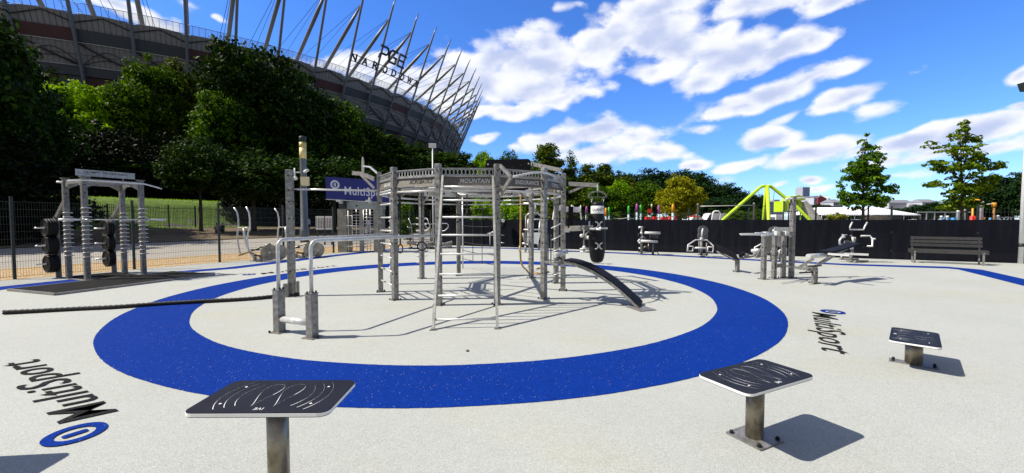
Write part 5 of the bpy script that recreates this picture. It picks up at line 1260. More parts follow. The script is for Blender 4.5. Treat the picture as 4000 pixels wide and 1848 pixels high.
# coloured water-play area on the right
Yw = 34
def wthing(nm, lab, cat, px): q = A(px, 860, Yw); return thing(nm, (q.x, Yw, 0), lab, cat)
for (px0, px1, lab) in ((3688,3716,'short sky blue play panel left of the tree trunk'),(3724,3768,'long sky blue play panel right of the tree trunk'),(3880,3898,'small sky blue play panel beside the orange shower post')):
    o_ = pbox(px0,px1,850,895,Yw,.3).build('blue_play_panel', SKYB); tag(o_, lab, 'play panel', 'sky blue panels over the fence')
for (px, tp, w, mt, lab) in ((3677,843,.08,M_white,'short white post with round knob left of blue panel'), (3700,843,.08,M_white,'short white post with round knob at the blue panel'), (3741,822,.10,M_white,'white play post with red strip behind young tree'), (3766,815,.10,M_white,'thick white play post right of the blue panel'), (3832,786,.11,M_white,'tallest white play post with black ring near its top'), (3895,841,.10,M_white,'white mushroom topped post farthest right'), (3841,849,.10,ORG,'short orange post at the foot of the tall white one')):
    r_ = wthing('play_column', lab, 'play post', px); q = A(px, 860, Yw); t_ = A(0, tp, Yw).z
    mb = MB(); mb.lathe((q.x, Yw, 0), [(w,0),(w,t_-.12),(w*1.25,t_-.1),(w*1.25,t_-.03),(w*.7,t_)], 14); mb.build('post', mt, r_)
    if px in (3832, 3766): mb = MB(); mb.lathe((q.x, Yw, 0), [(w*1.05,t_-.35),(w*1.05,t_-.22)], 14); mb.build('black_ring', M_black, r_)
    if px in (3766, 3741, 3832): mb = MB(); mb.box((q.x+.17, Yw+.05, 1.0), (.14,.1, t_*.55 if px != 3832 else 1.9)); mb.build('red_strip', RED, r_)
r_ = wthing('water_shower', 'tall orange shower post with side spout', 'play shower', 3880); q = A(3880, 860, Yw)
mb = MB(); mb.tube((q.x, Yw, 0), (q.x, Yw, A(0,808,Yw).z), .08, 12); mb.build('post', colmat('brown_orange', (.35,.16,.02)), r_)
mb = MB(); mb.lathe((q.x, Yw, 0), [(.14,A(0,809,Yw).z),(.15,A(0,794,Yw).z),(.12,A(0,792,Yw).z)], 14); mb.build('bucket', ORG, r_)
mb = MB(); mb.tube(A(3880,797,Yw), A(3853,798,Yw), .05, 8); mb.build('spout', M_bright, r_)
r_ = wthing('orange_arch', 'small orange arch over the tall white play post', 'play arch', 3810)
mb = MB(); mb.path([A(3800,800,Yw+.5), A(3802,786,Yw+.5), A(3812,781,Yw+.5), A(3824,782,Yw+.4), A(3829,790,Yw+.2)], .09, 10); q = A(3800, 860, Yw+.5); mb.tube((q.x, Yw+.5, 0), A(3800,800,Yw+.5), .06, 8); mb.build('arch_tube', ORG, r_)
r_ = wthing('red_play_frame', 'cluster of red play tubes left of the tall white post', 'play frame', 3810)
for px in (3795, 3803, 3822): mb = MB(); q = A(px, 860, Yw+.3); mb.lathe((q.x, Yw+.3, 0), [(.12,0),(.12,A(0,845 if px < 3810 else 838,Yw).z),(.05,A(0,843 if px < 3810 else 835,Yw).z)], 10); mb.build('red_tube', RED, r_)
o_ = pbox(3900,3999,848,850,Yw+1,.06); a_ = A(3950, 0, Yw+1)
for px in (3905, 3950, 3995): q = A(px, 860, Yw+1); o_.box((q.x, Yw+1.03, .95), (.06,.06,1.75))
tag(o_.build('low_rail', M_bright), 'thin pale rail running to the right edge behind the fence', 'rail')
# football cage
fc = thing('ball_cage', tuple(Vector((A(3680,0,50).x, 50, 0))), 'pale framed ball court cage behind the second young tree', 'cage')
mb = MB(); z1 = A(0, 829, 50).z
for px in (3618, 3650, 3690, 3735, 3775): q = A(px, 860, 50); mb.box((q.x, 50, z1/2), (.10,.1,z1))
mb.bar((A(3618,0,50).x,50,z1), (A(3830,0,50).x,50,z1), .12, .12); mb.build('cage_frame', M_bright, fc)
mb = MB()
for i in range(40): x = A(3618+i*4,0,50).x; mb.box((x, 50.05, z1/2), (.02,.02,z1))
mb.build('cage_bars', M_wire, fc)

# ================================================================== buildings on the horizon
M_conc = colmat('pale_concrete', (.36,.36,.40), .8, .1); M_win = colmat('window_band', (.025,.035,.06), .3, .2); M_brk = colmat('dark_red_cladding', (.20,.03,.04), .7, .1); M_roofg = colmat('slate_roof', (.20,.21,.23), .7, .1); M_wht2 = colmat('white_render', (.45,.46,.5), .8, .05); M_blueg = colmat('blue_glass', (.14,.22,.38), .3, .15)
def building(px0, px1, top, Y, dep, mat, label, rows=0, cols=0, wm=None, roof=None, name='distant_building', rot=0, wh=.5, ww=.6):
    a_, b_ = A(px0, 860, Y), A(px1, 860, Y); H = A(0, top, Y).z; W_ = b_.x-a_.x
    r_ = thing(name, ((a_.x+b_.x)/2, Y+dep/2, 0), label, 'building')
    mb = MB(); mb.box(((a_.x+b_.x)/2, Y+dep/2, H/2), (W_, dep, H)); mb.build('walls', mat, r_)
    if roof: mb = MB(); cx = (a_.x+b_.x)/2; mb.add([(a_.x-.5,Y-.5,H+.02),(b_.x+.5,Y-.5,H+.02),(b_.x+.5,Y+dep+.5,H+.02),(a_.x-.5,Y+dep+.5,H+.02),(a_.x+W_*.1,Y+dep/2,H+roof),(b_.x-W_*.1,Y+dep/2,H+roof)], [(0,1,5,4),(1,2,5),(2,3,4,5),(3,0,4),(3,2,1,0)]); mb.build('roof', M_roofg, r_)
    fh = (H-2)/max(1, rows); fw = W_/max(1, cols); first = None
    vis = 1.6
    for i in range(rows):
        z = 2+fh*(i+.5)
        if z+fh < vis: continue
        for j in range(cols):
            x = a_.x+fw*(j+.5)
            if first is None:
                mb = MB(); mb.box((0,0,0), (fw*ww, .3, fh*wh)); me = mb.mesh('window'); me.materials.append(wm or M_win); first = me
            o_ = bpy.data.objects.new('window', first); S.collection.objects.link(o_); o_.parent = r_; o_.location = Vector((x, Y-.02, z))-r_.location
    return r_, a_, b_, H
r_, a_, b_, H = building(3132, 3160, 731, 600, 14, M_conc, 'grey high-rise tower with horizontal window bands above the trees', 14, 1, M_win, name='tower_block', wh=.42, ww=.94)
mb = MB(); c_, d_ = A(3160, 0, 600), A(3182, 0, 600); mb.box(((c_.x+d_.x)/2+.1, 608, H/2-.4), (d_.x-c_.x, 17, H-.8)); mb.build('glass_wing', M_blueg, r_)
for px in (3138, 3149, 3160, 3171): mb = MB(); q = A(px, 0, 605); mb.tube((q.x, 605, H-.1), (q.x, 605, H+3), .25, 6); mb.build('roof_mast', M_conc, r_)
r_, a_, b_, H = building(3177, 3219, 767, 420, 18, M_wht2, 'white office block with a grid of windows and dark red wing', 9, 9, M_win, name='office_block')
mb = MB(); c_, d_ = A(3219.5, 0, 418), A(3253, 0, 418); mb.box(((c_.x+d_.x)/2, 428, A(0,765,420).z/2), (d_.x-c_.x, 20, A(0,765,420).z)); mb.build('red_wing', M_brk, r_)
building(3253.5, 3290, 790, 380, 16, M_wht2, 'low white building with slate roof right of the red wing', 5, 5, M_win, roof=3, name='white_house')
building(3470, 3575, 792, 520, 20, M_wht2, 'long pale building with grey roof between the young trees', 5, 14, M_conc, roof=4, name='long_building', ww=.5)
building(3600, 3665, 790, 500, 20, M_wht2, 'pale flat building just left of the second young tree', 5, 9, M_conc, roof=4, name='flat_building')
building(2962, 2998, 795, 450, 20, M_conc, 'greyish building behind the left swing rope', 7, 6, M_win, name='grey_block')
building(3003, 3058, 788, 480, 20, M_blueg, 'bluish glass building behind the swing frame', 7, 7, M_conc, name='glass_block', wh=.2)
building(3022, 3044, 780, 520, 20, M_conc, 'upper grey storeys standing behind the bluish glass building', 3, 3, M_win, name='grey_tower')

# ================================================================== vegetation
def leafmat(name, lo, mid, hi, trans=.25, tcol=None):
    m = bpy.data.materials.new(name); m.use_nodes = True; MATS[name] = m; t = m.node_tree; t.nodes.clear()
    g_ = t.nodes.new('ShaderNodeNewGeometry'); n = tex(t, 'noise', .7, 4, .6, 'Object')
    f = mth(t, 'ADD', mth(t, 'MULTIPLY', g_.outputs['Random Per Island'], .55), mth(t, 'MULTIPLY', n, .55))
    c = ramp(t, f, [(.22, lo), (.55, mid), (.85, hi)])
    p = t.nodes.new('ShaderNodeBsdfPrincipled'); t.links.new(c, p.inputs['Base Color']); p.inputs['Roughness'].default_value = .55; p.inputs['Specular IOR Level'].default_value = .06
    tr = t.nodes.new('ShaderNodeBsdfTranslucent'); hsv = t.nodes.new('ShaderNodeHueSaturation'); hsv.inputs['Value'].default_value = 1.5; hsv.inputs['Saturation'].default_value = 1.15; hsv.inputs['Hue'].default_value = .485
    t.links.new(c, hsv.inputs['Color']); t.links.new(hsv.outputs[0], tr.inputs['Color'])
    mx_ = t.nodes.new('ShaderNodeMixShader'); mx_.inputs[0].default_value = trans; t.links.new(p.outputs[0], mx_.inputs[1]); t.links.new(tr.outputs[0], mx_.inputs[2])
    o_ = t.nodes.new('ShaderNodeOutputMaterial'); t.links.new(mx_.outputs[0], o_.inputs[0]); return m
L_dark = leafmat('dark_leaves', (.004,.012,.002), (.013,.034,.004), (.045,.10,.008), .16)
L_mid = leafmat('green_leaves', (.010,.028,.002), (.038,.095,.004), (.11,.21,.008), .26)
L_light = leafmat('bright_leaves', (.06,.14,.004), (.16,.32,.006), (.27,.46,.01), .38)
L_olive = leafmat('olive_leaves', (.012,.026,.002), (.045,.075,.004), (.12,.155,.008), .24)
L_yellow = leafmat('yellow_leaves', (.08,.10,.006), (.22,.24,.008), (.40,.38,.012), .3)
L_con = leafmat('conifer_leaves', (.012,.030,.003), (.055,.095,.007), (.14,.20,.015), .28)
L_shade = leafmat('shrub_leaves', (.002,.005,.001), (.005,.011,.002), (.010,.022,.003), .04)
L_mdk = leafmat('deep_green_leaves', (.005,.016,.002), (.022,.055,.005), (.075,.14,.010), .22)
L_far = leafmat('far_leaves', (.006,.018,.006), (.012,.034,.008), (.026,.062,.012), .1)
M_bark = simple('bark', (.05,.04,.03), .9, 0, .3, 10, .4)
def crown_mesh(name, ell, nclump, nleaf, rc, leaf, seed, mat, flat=.75, jag=.0, shell=.55):
    """ell: list of (cx,cy,cz,rx,ry,rz); leaf clumps spread through the union, leaves on each clump"""
    rng = np.random.default_rng(seed); E_ = np.array(ell, float); vol = E_[:,3]*E_[:,4]*E_[:,5]; pr = (vol**.8)/(vol**.8).sum()
    k = rng.choice(len(E_), nclump, p=pr); d = rng.normal(size=(nclump, 3)); d /= np.linalg.norm(d, axis=1)[:,None]
    rad = (rng.uniform(shell, 1.0, nclump)**.6)*(1+rng.normal(0, jag, nclump)); C = E_[k,:3]+d*rad[:,None]*E_[k,3:]
    cs = rc*rng.uniform(.6, 1.35, nclump)
    N = nclump*nleaf; ci = np.repeat(np.arange(nclump), nleaf); q = rng.normal(size=(N,3)); q /= np.linalg.norm(q, axis=1)[:,None]
    q[:,2] = q[:,2]*.9+.15
    P_ = C[ci]+q*(cs[ci]*rng.uniform(.45, 1.05, N))[:,None]*np.array([1,1,flat])
    nrm = q*.8+rng.normal(size=(N,3))*.55+np.array([0,0,.35]); nrm /= np.linalg.norm(nrm, axis=1)[:,None]
    a = np.cross(nrm, rng.normal(size=(N,3))); a /= np.linalg.norm(a, axis=1)[:,None]; b = np.cross(nrm, a); s = leaf*rng.uniform(.6, 1.3, N)[:,None]
    # five-point leaf shape with a bent tip
    V = np.stack([P_-a*s, P_-a*s*.1+b*s*.62, P_+a*s*1.05-nrm*s*.3, P_-a*s*.1-b*s*.62], 1).reshape(-1,3)
    me = bpy.data.meshes.new(name); me.vertices.add(4*N); me.vertices.foreach_set('co', V.ravel()); me.loops.add(4*N); me.loops.foreach_set('vertex_index', np.arange(4*N))
    me.polygons.add(N); me.polygons.foreach_set('loop_start', np.arange(0, 4*N, 4)); me.polygons.foreach_set('loop_total', np.full(N, 4)); me.update(calc_edges=True); me.materials.append(mat); return me
def trunk_mesh(h, r, seed, limbs=7, top=.75, lean=0, lo=.3):
    rnd = random.Random(seed); mb = MB(); pts = [(lean*u*h*.1+rnd.uniform(-.02,.02)*h*.3*u, rnd.uniform(-.02,.02)*h*.3*u, h*top*u) for u in (0,.2,.45,.7,1)]
    mb.path(pts, r, 9, True, [r*1.25, r, r*.8, r*.55, r*.2])
    for i in range(limbs):
        u = rnd.uniform(lo, .7); z = h*top*u; a_ = i*2.4+rnd.uniform(-.4,.4); L = h*rnd.uniform(.18,.3); p0 = Vector((0,0,z)); p1 = p0+Vector((math.cos(a_)*L*.5, math.sin(a_)*L*.5, L*.45)); p2_ = p0+Vector((math.cos(a_)*L, math.sin(a_)*L, L*1.0))
        mb.path([p0, p1, p2_], r, 6, True, [r*.45, r*.3, r*.1])
    me = mb.mesh('trunk'); me.materials.append(M_bark); return me
# unit trees are 10 m tall
def broad_ell(seed, w=4.2, lo=2.2):
    rnd = random.Random(seed); e = [(0,0,5.6,w*.78,w*.78,3.4)]
    for i in range(9):
        a_ = i*2.1+rnd.uniform(-.4,.4); rr = rnd.uniform(.35,.62)*w; z = rnd.uniform(lo+1.2, 8.0); e.append((math.cos(a_)*rr, math.sin(a_)*rr, z, rnd.uniform(.32,.5)*w, rnd.uniform(.32,.5)*w, rnd.uniform(1.0,1.7)))
    e.append((rnd.uniform(-.5,.5), 0, 8.4, w*.38, w*.38, 1.5)); return e
def con_ell(w=1.9, lo=.6, n=9):
    return [(0,0,lo+(10-lo)*(i+.4)/n, w*(1-(i+.2)/n)**.8+.12, w*(1-(i+.2)/n)**.8+.12, (10-lo)/n*.95) for i in range(n)]
PM = {}
def proto(key):
    if key in PM: return PM[key]
    kind, v = key; mt = {'dark':L_dark,'mid':L_mid,'light':L_light,'olive':L_olive,'yellow':L_yellow,'far':L_far}.get(kind.split('_')[-1], L_mid)
    if kind.startswith('con'): c = crown_mesh('crown', con_ell(2.5+.2*v), 720, 44, .50, .12, 50+v, L_con if not kind.endswith('dark') else L_mdk, .7, .10, .5); t_ = trunk_mesh(10, .16, v, 0, .95)
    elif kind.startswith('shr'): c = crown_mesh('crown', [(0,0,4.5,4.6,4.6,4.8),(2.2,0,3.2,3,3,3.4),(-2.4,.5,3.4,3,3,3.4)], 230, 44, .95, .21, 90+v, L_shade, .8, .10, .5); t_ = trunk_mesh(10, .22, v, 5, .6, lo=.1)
    elif kind.startswith('umb'): c = crown_mesh('crown', [(0,0,7.2,3.9,3.9,2.4),(2.2,.8,6.4,2.4,2.4,1.7),(-2.3,-.5,6.6,2.4,2.4,1.7),(.4,-2.2,6.3,2.3,2.3,1.6),(-.5,2.3,6.8,2.4,2.4,1.9)], 380, 44, .8, .17, 170+v, L_dark, .75, .20, .35); t_ = trunk_mesh(10, .2, v, 8, .75, lo=.55)
    elif kind.startswith('col'): c = crown_mesh('crown', [(0,0,5,2.2,2.2,4.6),(.5,.4,7.4,1.5,1.5,2.4),(-.6,-.3,3,1.9,1.9,2.6)], 230, 40, .62, .16, 130+v, mt, .8, .12, .45); t_ = trunk_mesh(10, .2, v, 5, .8)
    else: c = crown_mesh('crown', broad_ell(v*7+3), 420, 46, .72, .155, v*11+7, mt, .72, .08, .5); t_ = trunk_mesh(10, .24, v, 8)
    PM[key] = (c, t_); return PM[key]
def tree(kind, v, px, tp, Y, w, label, cat='tree', group=None, name=None, z0=None):
    """px: pixel column, tp: pixel row of its top, Y depth, w: crown width in pixels"""
    g_ = A(px, tp, Y); x = g_.x; zb_ = hz(x, Y) if z0 is None else z0; H = g_.z-zb_; wm = w/1607*Y
    c, t_ = proto((kind, v)); bw = {'con':4.2,'shr':9.6,'col':4.8}.get(kind[:3], 8.6)
    r_ = thing(name or {'con':'conifer','shr':'dark_shrub','col':'slender_tree'}.get(kind[:3], 'broadleaf_tree'), (x, Y, zb_-.1), label, cat, group)
    r_.scale = (wm/bw, wm/bw, (H+.1)/10); r_.rotation_euler = (0, 0, (px*7.13) % 6.28)
    for nm, me in (('trunk', t_), ('crown', c)): o_ = bpy.data.objects.new(nm, me); S.collection.objects.link(o_); o_.parent = r_
    return r_
GT = 'trees on the bank below the stadium'
TR = [ # kind, variant, px, top, Y, width
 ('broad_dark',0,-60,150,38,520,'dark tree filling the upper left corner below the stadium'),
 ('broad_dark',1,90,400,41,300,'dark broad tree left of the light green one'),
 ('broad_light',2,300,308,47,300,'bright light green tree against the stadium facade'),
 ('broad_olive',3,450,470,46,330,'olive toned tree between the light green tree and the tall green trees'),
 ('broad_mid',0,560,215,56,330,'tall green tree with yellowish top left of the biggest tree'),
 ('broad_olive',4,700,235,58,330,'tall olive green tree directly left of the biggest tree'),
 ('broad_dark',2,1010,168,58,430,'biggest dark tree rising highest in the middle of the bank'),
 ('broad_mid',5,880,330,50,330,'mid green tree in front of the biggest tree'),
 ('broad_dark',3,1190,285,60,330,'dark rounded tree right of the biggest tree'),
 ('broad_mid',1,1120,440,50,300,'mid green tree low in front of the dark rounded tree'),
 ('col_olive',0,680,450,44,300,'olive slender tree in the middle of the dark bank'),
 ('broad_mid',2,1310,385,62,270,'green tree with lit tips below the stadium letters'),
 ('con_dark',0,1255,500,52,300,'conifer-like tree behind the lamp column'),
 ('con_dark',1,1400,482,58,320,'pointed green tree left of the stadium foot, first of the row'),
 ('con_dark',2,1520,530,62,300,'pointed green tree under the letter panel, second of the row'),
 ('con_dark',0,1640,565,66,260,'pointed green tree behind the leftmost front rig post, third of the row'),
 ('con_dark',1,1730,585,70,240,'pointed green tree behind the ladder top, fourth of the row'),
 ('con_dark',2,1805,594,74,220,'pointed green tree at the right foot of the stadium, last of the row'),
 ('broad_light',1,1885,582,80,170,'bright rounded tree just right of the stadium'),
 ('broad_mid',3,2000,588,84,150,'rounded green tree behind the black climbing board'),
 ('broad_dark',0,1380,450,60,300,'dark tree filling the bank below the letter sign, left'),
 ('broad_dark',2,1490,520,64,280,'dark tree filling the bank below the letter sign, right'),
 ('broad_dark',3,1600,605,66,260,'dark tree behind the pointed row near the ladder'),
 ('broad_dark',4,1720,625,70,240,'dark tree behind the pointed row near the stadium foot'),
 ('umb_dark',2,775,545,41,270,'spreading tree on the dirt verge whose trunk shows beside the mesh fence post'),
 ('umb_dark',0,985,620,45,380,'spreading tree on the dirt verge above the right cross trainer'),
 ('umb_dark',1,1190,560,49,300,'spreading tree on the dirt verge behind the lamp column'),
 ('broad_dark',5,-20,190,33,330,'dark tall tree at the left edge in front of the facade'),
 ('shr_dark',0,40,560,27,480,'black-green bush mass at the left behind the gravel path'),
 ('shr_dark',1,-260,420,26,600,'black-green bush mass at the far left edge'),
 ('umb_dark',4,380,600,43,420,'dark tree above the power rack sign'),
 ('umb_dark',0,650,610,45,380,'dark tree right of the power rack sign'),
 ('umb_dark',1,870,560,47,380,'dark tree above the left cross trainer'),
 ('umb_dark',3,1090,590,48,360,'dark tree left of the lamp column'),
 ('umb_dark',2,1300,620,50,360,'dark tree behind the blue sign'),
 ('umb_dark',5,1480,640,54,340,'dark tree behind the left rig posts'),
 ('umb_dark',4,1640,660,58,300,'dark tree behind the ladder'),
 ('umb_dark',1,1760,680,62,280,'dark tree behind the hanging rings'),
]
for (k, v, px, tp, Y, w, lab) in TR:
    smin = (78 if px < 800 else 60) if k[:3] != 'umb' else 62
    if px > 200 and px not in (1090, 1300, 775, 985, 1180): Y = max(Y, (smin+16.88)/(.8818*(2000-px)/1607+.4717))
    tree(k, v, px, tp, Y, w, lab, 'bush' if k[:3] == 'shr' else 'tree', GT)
for i, (x, y, H, w_) in enumerate(((-37,20.5,18,12),(-39,13.5,19,12),(-38,27,17,12),(-47,18,21,14),(-45,33,19,14))):
    c, tk = proto(('broad_dark', i % 6)); r_ = thing('broadleaf_tree', (x, y, hz(x, y)-.1), ['tall tree out of frame at the left shading the gravel path, nearest the road bend','tall tree out of frame at the left, closest to the camera','tall tree out of frame at the left, farthest up the path','biggest tree out of frame at the far left','tree just outside the left edge by the bank'][i], 'tree', GT)
    r_.scale = (w_/8.6, w_/8.6, H/10); r_.rotation_euler = (0,0,i)
    for nm, me in (('trunk', tk), ('crown', c)): o_ = bpy.data.objects.new(nm, me); S.collection.objects.link(o_); o_.parent = r_
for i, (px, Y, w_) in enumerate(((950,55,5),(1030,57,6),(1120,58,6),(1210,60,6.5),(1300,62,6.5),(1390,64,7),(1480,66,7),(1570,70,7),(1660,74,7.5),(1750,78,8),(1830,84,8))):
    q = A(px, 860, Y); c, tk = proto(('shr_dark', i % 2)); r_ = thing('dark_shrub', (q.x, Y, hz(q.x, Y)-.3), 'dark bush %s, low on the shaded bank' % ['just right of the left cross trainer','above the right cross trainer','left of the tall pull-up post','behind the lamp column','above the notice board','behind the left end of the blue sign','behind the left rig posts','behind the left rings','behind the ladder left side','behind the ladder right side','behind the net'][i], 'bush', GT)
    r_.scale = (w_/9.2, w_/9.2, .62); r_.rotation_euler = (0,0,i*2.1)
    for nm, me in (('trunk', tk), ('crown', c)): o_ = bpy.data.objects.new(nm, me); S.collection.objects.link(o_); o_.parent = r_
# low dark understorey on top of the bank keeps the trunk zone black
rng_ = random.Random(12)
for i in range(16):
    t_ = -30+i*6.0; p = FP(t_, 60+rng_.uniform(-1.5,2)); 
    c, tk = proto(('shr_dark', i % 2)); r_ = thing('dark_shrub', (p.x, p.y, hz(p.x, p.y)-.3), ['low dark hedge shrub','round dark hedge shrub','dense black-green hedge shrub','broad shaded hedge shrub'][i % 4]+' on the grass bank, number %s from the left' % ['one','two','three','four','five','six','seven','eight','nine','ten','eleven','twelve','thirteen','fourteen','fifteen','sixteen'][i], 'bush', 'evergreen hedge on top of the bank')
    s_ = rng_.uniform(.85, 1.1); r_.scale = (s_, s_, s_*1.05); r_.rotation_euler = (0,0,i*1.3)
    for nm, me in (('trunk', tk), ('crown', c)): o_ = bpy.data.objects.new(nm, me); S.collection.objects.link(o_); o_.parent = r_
GR = 'park trees beyond the black fence'
TC = [
 ('con_x',1,2135,545,58,190,'tall pointed conifer right of the black climbing board'), ('con_x',0,2228,602,60,110,'slim pointed conifer second from the rig'), ('con_x',2,2290,640,58,150,'pointed conifer above the punching bag arm'), ('con_x',1,2362,628,60,150,'pointed conifer right above the punching bag'),
 ('con_x',0,2075,640,50,150,'dark conifer behind the upper right of the rig'), ('con_x',2,2195,690,44,190,'low conifer behind the lettered panels'),
 ('broad_olive',1,2190,668,64,230,'olive tree filling the row behind the right rig posts'), ('broad_mid',2,2290,690,66,220,'green tree filling the row behind the bag beam'), ('broad_olive',5,2430,676,70,220,'olive green tree between the punching bag and the play posts'), ('broad_mid',0,2110,650,62,190,'green tree low at the foot of the tall pointed conifer'),
 ('broad_mid',4,2330,720,46,200,'green tree directly behind the punching bag'), ('col_light',0,2408,700,50,110,'light green slender tree right of the punching bag'),
 ('col_mid',1,2470,760,48,110,'short green tree above the lone green play post'), ('broad_mid',1,2520,700,60,190,'green tree left of the yellow tree'), ('broad_yellow',0,2655,678,46,200,'yellowing tree beyond the fence, the only golden one'),
 ('broad_far',0,2440,665,110,260,'dark distant tree left on the wooded rise'), ('broad_far',1,2560,655,115,260,'dark distant tree at the top of the wooded rise'), ('broad_far',2,2660,660,118,240,'dark distant tree behind the yellow tree'),
 ('broad_far',3,2760,690,112,240,'dark distant tree right of the yellow tree'), ('broad_far',4,2850,715,108,210,'dark distant tree above the white van'), ('broad_far',5,2920,745,104,150,'dark distant tree ending the wooded rise at the swing'),
 ('broad_far',2,2800,770,80,190,'dark tree low above the van'), ('broad_far',3,2900,775,78,170,'dark tree right above the high bar'),
 ('broad_mid',0,1950,700,72,220,'green tree behind the hanging rings on the right'), ('broad_mid',2,2050,690,66,220,'green tree behind the climbing rope'),
 ('broad_mid',5,2860,815,62,150,'small tree behind the van'), ('broad_mid',3,2950,818,66,110,'small tree behind the high bar post'),
 ('broad_far',1,3200,795,190,150,'dark tree under the high-rise'), ('broad_far',4,3240,800,180,110,'dark tree left of the marquee'), ('broad_far',0,3150,812,185,110,'dark tree beside the slide'), 
 ('broad_far',2,3480,812,170,160,'dark tree behind the marquee right of the first young tree'), ('broad_far',3,3590,800,165,160,'dark tree between the young trees'), ('broad_far',5,3660,785,150,150,'dark tree left behind the second young tree'), ('broad_far',1,3720,790,140,150,'dark tree behind the second young tree'),
 ('broad_far',4,3400,815,175,140,'dark tree behind the first young tree'), ('broad_far',0,3320,812,180,120,'dark tree left of the first young tree'),
 ('broad_far',0,3960,672,75,280,'large dark tree at the right edge'), ('broad_far',3,3860,740,82,170,'dark tree right behind the second young tree'), ('broad_far',2,3800,780,88,130,'dark tree behind the water play posts'), ('broad_far',5,4050,650,70,200,'large dark tree cut by the right edge'),
]
for (k, v, px, tp, Y, w, lab) in TC: tree(k, v, px, tp, Y, w, lab, 'tree', GR, z0=0)
# bright hedge just behind the corner of the fence and golden bush
def bush(px0, px1, tp, Y, mt, lab, n, seed, name='hedge_shrub', grp=None, zt=None):
    a_, b_ = A(px0, 860, Y), A(px1, 860, Y); H = A(0, tp, Y).z; W_ = (b_.x-a_.x)/2
    c = crown_mesh('foliage', [(0,0,H*.5,W_,W_*.8,H*.5)], n, 40, H*.13, .055*Y/20, seed, mt, .9, .1, .4)
    r_ = thing(name, ((a_.x+b_.x)/2, Y, 0), lab, 'bush', grp); o_ = bpy.data.objects.new('foliage', c); S.collection.objects.link(o_); o_.parent = r_
    mb = MB(); mb.tube((a_.x+W_, Y, 0), (a_.x+W_, Y, H*.6), .04, 6); mb.build('stem', M_bark, r_)
for i, (a_, b_, tp, Y) in enumerate(((1848,1885,792,27),(1880,1925,786,27.5),(1920,1962,792,27),(1958,2000,790,26.5),(1995,2040,796,26),(1560,1620,800,33))):
    bush(a_, b_, tp, Y, L_light if i < 5 else L_mid, ['bright hedge shrub at the left end, behind the ladder','tallest bright hedge shrub behind the right ladder upright','bright hedge shrub right of the front rig post','bright hedge shrub left of the climbing rope','bright hedge shrub right of the climbing rope','dim shrub behind the corner of the fences'][i], 70, 300+i, grp='bright hedge shrubs behind the fence corner')
bush(3228, 3312, 838, 45, L_yellow, 'golden bush in front of the marquee', 90, 400, 'golden_bush')
# two young maples behind the fence
def young(px, base_w, Y, lab, branches, seed, mt, tpx):
    q = A(px, 860, Y); r_ = thing('young_maple', (q.x, Y, 0), lab, 'tree', 'young maples behind the black fence')
    mb = MB(); tz = A(0, branches[0][1], Y).z; zt = A(0, branches[0][1]+40, Y).z
    mb.path([(q.x, Y, 0), (q.x+.02, Y, 1.5), (q.x-.02, Y, 3), (A(branches[0][0],0,Y).x, Y, zt)], .06, 10, True, [.075,.065,.045,.012])
    ell = []
    for (bx_, by_, rx, ry, dy) in branches:
        c = A(bx_, by_, Y); ell.append((c.x-q.x, dy, c.z, rx/1607*Y, rx/1607*Y*.9, ry/1607*Y))
        p0 = Vector((q.x, Y, max(2.0, c.z-.9))); mb.path([p0, p0.lerp(c+Vector((0,dy,0)), .55)+UPZ*.08, c+Vector((0,dy,0))], .02, 6, True, [.024,.016,.006])
    mb.build('trunk', M_bark, r_)
    c = crown_mesh('crown', ell, 330, 20, .20, .078, seed, mt, .5, .13, .25); o_ = bpy.data.objects.new('crown', c); S.collection.objects.link(o_); o_.parent = r_
    mb = MB(); mb.tube((q.x+.35, Y+.1, 0), (q.x+.35, Y+.1, 2.3), .035, 8); mb.build('support_stake', M_bark, r_)
M_young = leafmat('maple_leaves', (.018,.052,.004), (.062,.15,.008), (.15,.27,.016), .4); M_young2 = leafmat('maple_leaves_yellowing', (.024,.060,.004), (.090,.17,.010), (.24,.30,.02), .4)
young(3370, 0, 20.5, 'young maple with dense green crown, left of the pair', [(3388,530,20,12,0),(3372,560,26,22,0),(3398,590,38,34,.1),(3400,640,42,40,-.1),(3350,655,40,24,.2),(3312,680,34,22,-.2),(3330,715,44,30,.1),(3400,710,50,44,0),(3448,700,32,22,.2),(3462,740,34,18,-.2),(3390,765,60,36,0),(3300,762,30,16,.1),(3350,795,50,24,.1),(3430,790,44,22,-.1),(3385,660,40,60,.1)], 501, M_young, 0)
young(3757, 0, 20.0, 'young maple with yellowing lower leaves, right of the pair', [(3772,480,18,14,0),(3780,510,26,22,0),(3745,535,30,12,.1),(3800,560,42,36,.1),(3770,600,50,40,-.1),(3672,562,30,16,.2),(3690,590,36,20,-.2),(3655,635,28,14,.1),(3700,655,40,24,0),(3760,670,60,40,0),(3820,640,40,34,.1),(3870,650,36,18,-.1),(3850,700,40,24,0),(3660,720,40,14,.1),(3720,740,44,24,-.1),(3790,740,60,34,.1),(3860,735,44,20,.1),(3740,785,50,24,0),(3705,812,34,14,.1),(3790,800,40,20,.1)], 502, M_young2, 0)
